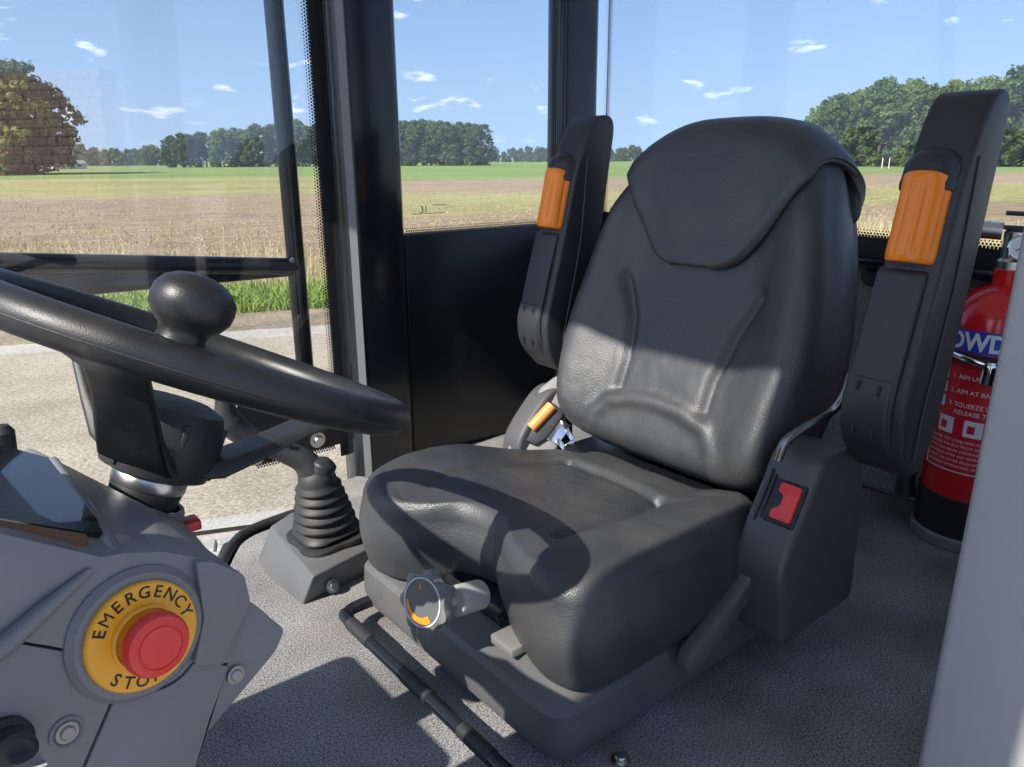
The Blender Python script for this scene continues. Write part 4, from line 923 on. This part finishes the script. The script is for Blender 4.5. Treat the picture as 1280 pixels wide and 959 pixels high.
# emergency stop
es = bpy.data.objects.new('emergency_stop', None); COL.objects.link(es); es.parent = con
up_ = Vector((0, 0, 1)); Me = frame(S(*ringc), SN, Vector((1, 0, 0))); Me = Me @ Matrix.Rotation(R(-4), 4, 'Z') @ Matrix.Diagonal((.955, .955, .955, 1))
lathe('boss', GREYPLASTIC, es, [(.040, -.012), (.0395, .0015), (.036, .005), (.001, .005)], seg=56, M=Me)
lathe('yellow_ring', YELLOW, es, [(.0318, .003), (.0318, .0075), (.0308, .0088), (.019, .0088), (.019, .012), (.0175, .0125), (.0165, .010), (.001, .010)], seg=56, M=Me)
lathe('red_button', RED, es, [(.012, .009), (.012, .0165), (.015, .017), (.0176, .0188), (.0184, .0215), (.0180, .0252), (.0168, .0272), (.0128, .0282), (.0124, .0275), (.0117, .0275), (.0113, .0283), (.001, .0289)], seg=56, M=Me)
for a, ch in zip([155-i*17.6 for i in range(9)], 'EMERGENCY'):
    me = text_me('letter', ch, .0098, .0002, bold=0 if ch == 'M' else .00012); me.transform(Me @ Matrix.Translation((.0258*math.cos(R(a)), .0258*math.sin(R(a)), .0089)) @ Matrix.Rotation(R(a-90), 4, 'Z')); obj('letter', me, BLACKINK, es, smooth=False)
for a, ch in zip([226+i*18 for i in range(4)], 'STOP'):
    me = text_me('letter', ch, .0098, .0002, bold=0 if ch == 'M' else .00012); me.transform(Me @ Matrix.Translation((.0258*math.cos(R(a)), .0258*math.sin(R(a)), .0089)) @ Matrix.Rotation(R(a+90), 4, 'Z')); obj('letter', me, BLACKINK, es, smooth=False)
for px in ((297, 845), (83, 915)): bolt('panel_screw', DULLSTEEL, con, S(*px)+SN*(.000 if px[0] < 100 else -.003), SN, .0038, .003, washer=True)
lathe('screw_recess', GREYPLASTIC, con, [(.0085, -.001), (.0085, .001), (.007, .0016), (.006, .0005), (.001, .0004)], seg=24, M=frame(S(83, 915), SN))
# ignition switch
ig = lathe('ignition_switch', BLACKPLASTIC, con, [(.013, -.002), (.013, .004), (.0105, .006), (.0105, .016), (.008, .018), (.001, .018)], seg=28, M=frame(S(4, 928), SN))
box('key', CHROME, ig, (-.001, -.008, .016), (.001, .004, .034), .0005, M=frame(S(4, 928), SN, (.3, 0, 1)))
# small red lamp behind the cowl and a knob on the far left
box('red_switch', RED, con, on_y(232, 655, .70)-Vector((.006, .01, .006)), on_y(232, 655, .70)+Vector((.012, .01, .004)), .002)
lathe('roller_knob', BLACKPLASTIC, con, [(.008, -.03), (.010, .006), (.006, .012), (.001, .013)], seg=20, M=frame(on_y(4, 548, .78), (0, 0, 1)))

# steering wheel
WC = Vector((.2004, .7114, .532)); WNn = (K3 @ Vector((.326, .293, .899))).normalized()
sw = bpy.data.objects.new('steering_wheel', None); COL.objects.link(sw); sw.parent = con
MW = frame(WC, WNn, (1, 0, 0))
sw.matrix_local = MW                                   # wheel axes: z up the column, x towards the driver
def torus(RR, rr, n=140, m=20):
    V = []; Fc = []
    for i in range(n):
        a = 2*math.pi*i/n
        for k in range(m):
            b = 2*math.pi*k/m; fr_ = rr*(1+.06*math.cos(2*b)); V.append(((RR+fr_*math.cos(b))*math.cos(a), (RR+fr_*math.cos(b))*math.sin(a), fr_*1.08*math.sin(b)))
    for i in range(n):
        for k in range(m): Fc.append((i*m+k, ((i+1) % n)*m+k, ((i+1) % n)*m+(k+1) % m, i*m+(k+1) % m))
    return pymesh('rim', V, Fc)
rim = obj('rim', torus(.19, .0158), WHEELMAT, sw, ang=80)
V = []; 
for i in range(120):
    a = 2*math.pi*i/120; V.append((.2062*math.cos(a), .2062*math.sin(a), -.003))
me = tube_me('parting_line', V+[V[0]], .0009, seg=6, smooth=0); obj('parting_line', me, BLACKPLASTIC, sw)
lathe('hub', BLACKPLASTIC, sw, [(.034, -.118), (.047, -.113), (.052, -.092), (.050, -.07), (.044, -.052), (.030, -.046), (.001, -.044)], seg=40)
for k_ in range(6):
    a_k = R(k_*60+30); box('hub_rib', BLACKPLASTIC, sw, (.03, -.003, -.110), (.051, .003, -.06), .002, M=Matrix.Rotation(a_k, 4, 'Z'))
def spoke(ang):
    c, s = math.cos(ang), math.sin(ang); rings = []
    for u, w, z, th in ((.030, .034, -.098, .012), (.055, .033, -.092, .011), (.085, .030, -.070, .009), (.12, .027, -.040, .008), (.15, .026, -.018, .009), (.183, .036, -.004, .011)):
        P = rpoly([(-w, -th), (w, -th), (w*.82, th*.6), (-w*.82, th*.6)], .006, 4); rings.append([(u*c-a*s, u*s+a*c, z+b) for a, b in P])
    n = len(rings[0]); V = [v for r in rings for v in r]; Fc = [(i*n+k, i*n+(k+1) % n, (i+1)*n+(k+1) % n, (i+1)*n+k) for i in range(len(rings)-1) for k in range(n)]
    Fc += [tuple(range(n)), tuple((len(rings)-1)*n+k for k in range(n))]
    return obj('spoke', pymesh('spoke', V, Fc), WHEELMAT, sw, ang=40)
for a in (-6, 114, 234): spoke(R(a))
# spinner knob on the near rim
ka = None
best = min(((((WC+MW.to_3x3() @ Vector((.19*math.cos(t*.02), .19*math.sin(t*.02), 0)))), t*.02) for t in range(314)), key=lambda q: abs(math.atan2((K3.transposed() @ q[0]).x, (K3.transposed() @ q[0]).y)-math.atan2(*(lambda w: (w.x, w.y))(K3.transposed() @ ray(212, 430))))+(0 if q[0].y < WC.y else 5))
kp = Vector((.178*math.cos(best[1]), .178*math.sin(best[1]), .012))
lathe('spinner_knob', WHEELMAT, sw, [(.019, -.006), (.0185, .002), (.0172, .008), (.0185, .013), (.0245, .018), (.0292, .025), (.0305, .033), (.0292, .041), (.0245, .048), (.0165, .053), (.008, .0553), (.001, .0557)], seg=48, M=Matrix.Translation(kp) @ Matrix.Diagonal((.95, .95, .93, 1)), ang=80)
# column
lathe('column', BLACKPLASTIC, con, [(.030, -.21), (.030, -.142), (.0305, -.140), (.0315, -.132), (.031, -.128), (.029, -.127)], seg=40, M=MW)
lathe('column_ring', STEEL, con, [(.0325, -.129), (.033, -.127), (.033, -.117), (.031, -.114), (.02, -.114)], seg=40, M=MW)
lathe('column_collar', GREYPLASTIC, con, [(.05, -.20), (.042, -.165), (.0385, -.146), (.037, -.143), (.034, -.1435), (.033, -.165)], seg=40, M=MW)

# ================================================================== JOYSTICK CONSOLE
jc = thing('joystick_console', 'low grey floor console carrying a joystick in a black rubber bellows boot', 'joystick')
A = [on_z(*p, 0.0) for p in ((322, 702), (336, 722), (378, 757), (470, 712))]; A.append(A[3]+Vector((-.02, .16, 0))); A.append(A[0]+Vector((.06, .10, 0)))
Tt = [on_z(*p, .052) for p in ((338, 657), (350, 672), (391, 721), (472, 680))]; Tt.append(Tt[3]+Vector((-.02, .14, .02))); Tt.append(on_z(366, 640, .066))
bm = bmesh.new(); a_ = [bm.verts.new(p) for p in A]; t_ = [bm.verts.new(p) for p in Tt]; bm.faces.new(a_[::-1])
ctr = bm.verts.new(sum(Tt, Vector())/6)
for i in range(6): bm.faces.new((t_[i], t_[(i+1) % 6], ctr)); bm.faces.new((a_[i], a_[(i+1) % 6], t_[(i+1) % 6], t_[i]))
bmesh.ops.recalc_face_normals(bm, faces=bm.faces[:]); bevel(bm, .004, 3, 20); obj('housing', from_bm(bm, 'housing'), CONSOLEPLASTIC, jc, ang=40)
bb = on_z(409, 668, .060)
tl = Vector((-.10, -.02, 1)).normalized()
prof = []
NB = 6
for i in range(NB):
    f = i/NB; r = .058-.022*f; z = .008+i*.0165
    prof += [(r*.84, z), (r*1.0, z+.005), (r*1.0, z+.0085), (r*.84, z+.013)]
prof = [(.066, -.004), (.066, .004), (.060, .007)]+prof+[(.033, .110), (.030, .125), (.018, .135), (.001, .136)]
def sq(r, h, a):
    k = smooth01(.05, -.002, h); return r*(1+k*.18*abs(math.sin(2*a+math.pi/2))**1.0*(-1 if False else 1)*(abs(math.cos(2*a+math.pi/2)) < 2)) if False else r*(1+.12*smooth01(.03, 0, h)*math.cos(4*a+math.pi))
lathe('bellows_boot', RUBBER, jc, prof, seg=56, M=frame(bb, tl, (1, 0, 0)), fn=sq, ang=60)
hp = bb+tl*.12
jh = tube('lever_grip', BLACKPLASTIC, jc, [hp+Vector((.0, 0, -.01)), hp+Vector((-.015, .01, .025)), hp+Vector((-.05, .025, .05)), hp+Vector((-.09, .04, .075)), hp+Vector((-.12, .05, .11)), hp+Vector((-.125, .05, .15))], [.028, .022, .018, .019, .022, .014], seg=18)
tube('lever_stub', BLACKPLASTIC, jc, [hp+Vector((.0, -.005, -.01)), hp+Vector((.012, -.01, .02)), hp+Vector((.016, -.012, .03))], [.022, .022, .006], seg=16)
lathe('lever_button', STEEL, jh, [(.005, 0), (.005, .004), (.003, .006), (.001, .0061)], seg=14, M=frame(hp+Vector((-.055, .006, .075)), (-.2, -.8, .5)))
bolt('console_bolt', STEEL, jc, on_z(416, 733, .016), (0, -1, .4), .008, .008)

# ================================================================== FIRE EXTINGUISHER
EC = on_z(1203, 668, 0.0)
fx_ = thing('fire_extinguisher', 'red powder fire extinguisher with black foot standing behind the seat', 'fire extinguisher', Matrix.Rotation(R(CAB), 3, 'Z') @ EC)
ER = .085
lathe('foot_ring', mat('grey_foot', (.20, .20, .20), .5), fx_, [(ER+.006, .002), (ER+.007, .02), (ER+.002, .026)], seg=56)
lathe('foot_cover', mat('foot_black', (.02, .02, .021), .38), fx_, [(ER+.003, .022), (ER+.003, .098), (ER, .10)], seg=56)
lathe('cylinder', REDPAINT, fx_, [(ER, .095), (ER, .40)]+[(ER*math.cos(R(a)), .40+.088*math.sin(R(a))) for a in range(10, 75, 8)]+[(.024, .488), (.024, .512), (.001, .513)], seg=64)
# where the camera-facing label is centred
fa = math.atan2(-EC.y, -EC.x)
def wrap(name, m, a0, a1, z0, z1, h=.0012, n=24, parent=fx_):
    V = [((ER+h)*math.cos(fa+R(a0+(a1-a0)*i/n)), (ER+h)*math.sin(fa+R(a0+(a1-a0)*i/n)), z) for i in range(n+1) for z in (z0, z1)]
    return obj(name, pymesh(name, V, [(2*i, 2*i+2, 2*i+3, 2*i+1) for i in range(n)], False), m, parent)
def wrap_text(name, m, s, size, a, z, parent, align='LEFT', sx=1.0, bold=0):
    me = text_me(name, s, size, 0.0, align, bold)
    for v in me.vertices:
        t = fa+R(a)+v.co.x*sx/ER; rr = ER+.0022; v.co = Vector((rr*math.cos(t), rr*math.sin(t), z+v.co.y))
    return obj(name, me, m, parent, smooth=False)
band = wrap('name_band', BLUEINK, -70, 75, .372, .412)
wrap_text('lettering', WHITE, 'POWDER', .042, -66, .391, band, sx=.88, bold=.0014)
lab = wrap('label', REDLABEL, -62, 75, .150, .345)
wrap('label_edge', WHITE, -65, -62, .15, .345, .0014, 4, lab)
for i, s_ in enumerate(('1. AIM UPRIGHT', '2. AIM AT BASE', '3. SQUEEZE LEVER', '    RELEASE TO STOP')):
    wrap_text('lettering', WHITE, s_, .0112, -40, (.328, .302, .278, .264)[i], lab)
for i in range(3): wrap('pictogram', WHITE, -60, -46, .268+i*.026, .288+i*.026, .0018, 6, lab)
for i in range(3):
    pg = wrap('pictogram', WHITE, -50+i*32, -30+i*32, .222, .252, .0018, 6, lab)
    wrap('pictogram_mark', REDLABEL if i else BLACKINK, -46+i*32, -36+i*32, .228, .244, .0022, 4, pg) if False else wrap('pictogram_mark', REDLABEL, -46+i*32, -38+i*32, .229, .243, .0022, 4, lab)
for i, s_ in enumerate(('DANGER TEST ZONE FIRES LIQUIDS', 'SUITABLE FOR ELECTRICAL EQUIPMENT', 'UP TO ONE METRE DISTANCE', 'RECHARGE AFTER ANY OPERATION', 'CHECK THE GAUGE REGULARLY', 'WORKING TEMPERATURE -30 +60')):
    wrap_text('lettering', WHITE, s_, .0066, -58, .211-i*.0095, lab)
wrap('label_line', WHITE, -60, 75, .152, .154, .0018, 24, lab)
# bracket strap and its latch
lathe('bracket_strap', BLACKPLASTIC, fx_, [(ER+.0015, .352), (ER+.004, .353), (ER+.004, .369), (ER+.0015, .370)], seg=64)
def epos(a, z, h=0): return Vector(((ER+h)*math.cos(fa+R(a)), (ER+h)*math.sin(fa+R(a)), z))
tube('strap_latch', CHROME, fx_, [epos(-50, .366, .006), epos(-25, .362, .010), epos(-5, .356, .012)], .0035, seg=8, flat=(1.6, .7))
tube('strap_latch', CHROME, fx_, [epos(-2, .362, .010), epos(-2, .352, .014), epos(-3, .325, .010)], .008, seg=10, flat=(.6, 1.2))
tube('strap_pin', CHROME, fx_, [epos(-60, .352, .004), epos(-42, .353, .008)], .0025, seg=8)
# valve, gauge, lever and hose
lathe('valve', STEEL, fx_, [(.022, .505), (.022, .525), (.018, .53), (.018, .575), (.012, .58), (.001, .581)], seg=24)
gdir = Vector((math.cos(fa), math.sin(fa), .1)); side = Vector((math.sin(fa), -math.cos(fa), 0))
gp = Vector((0, 0, .548))+gdir*.034+side*(-.012)
ga = lathe('gauge', CHROME, fx_, [(.010, -.022), (.010, -.006), (.021, -.005), (.0215, .004), (.0195, .006), (.0185, .003), (.001, .003)], seg=32, M=frame(gp, gdir, side))
lathe('gauge_face', WHITE, ga, [(.018, .0031), (.018, .0036), (.001, .0036)], seg=28, M=frame(gp, gdir, side))
box('gauge_needle', BLACKINK, ga, (-.001, -.012, .004), (.001, .010, .0046), 0, M=frame(gp, gdir, (.5, .6, .7)))
for z_ in (.582, .606): tube('squeeze_lever', BLACKPLASTIC, fx_, [Vector((0, 0, z_))+side*.02, Vector((0, 0, z_))-side*.03, Vector((0, 0, z_+.008))-side*.12], .008, seg=10, flat=(.5, 1.5))
hs = -side
tube('hose_fitting', STEEL, fx_, [Vector((0, 0, .575))+side*.02, Vector((0, 0, .577))+side*.06], .015, seg=12, smooth=0)
tube('hose', RUBBER, fx_, [Vector((0, 0, .577))+side*.055, Vector((0, 0, .575))+side*.11, Vector((0, 0, .54))+side*.17, Vector((0, 0, .45))+side*.175, Vector((0, 0, .33))+side*.155, Vector((0, 0, .24))+side*.135, Vector((0, 0, .18))+side*.118], .0125, seg=14)
tube('nozzle_ferrule', STEEL, fx_, [Vector((0, 0, .20))+side*.122, Vector((0, 0, .17))+side*.117], .0155, seg=16, smooth=0)
tube('nozzle', RUBBER, fx_, [Vector((0, 0, .17))+side*.117, Vector((0, 0, .10))+side*.110, Vector((0, 0, .06))+side*.108], [.014, .016, .020], seg=16)

# ================================================================== HAZE: thin summer air over the fields
hz = box('haze', None, None, (-900, -300, ZG-1.2), (900, 1000, 60), 0)
hm = bpy.data.materials.new('haze_air'); hm.use_nodes = True; nt_ = hm.node_tree; nt_.nodes.clear()
vo = nt_.nodes.new('ShaderNodeVolumePrincipled'); vo.inputs['Density'].default_value = .00055; vo.inputs['Color'].default_value = (.86, .92, 1, 1); vo.inputs['Anisotropy'].default_value = .2
oo = nt_.nodes.new('ShaderNodeOutputMaterial'); nt_.links.new(vo.outputs[0], oo.inputs['Volume'])
hz.data.materials.clear(); hz.data.materials.append(hm); tag(hz, 'thin pale summer haze over the fields', 'haze', kind='stuff')
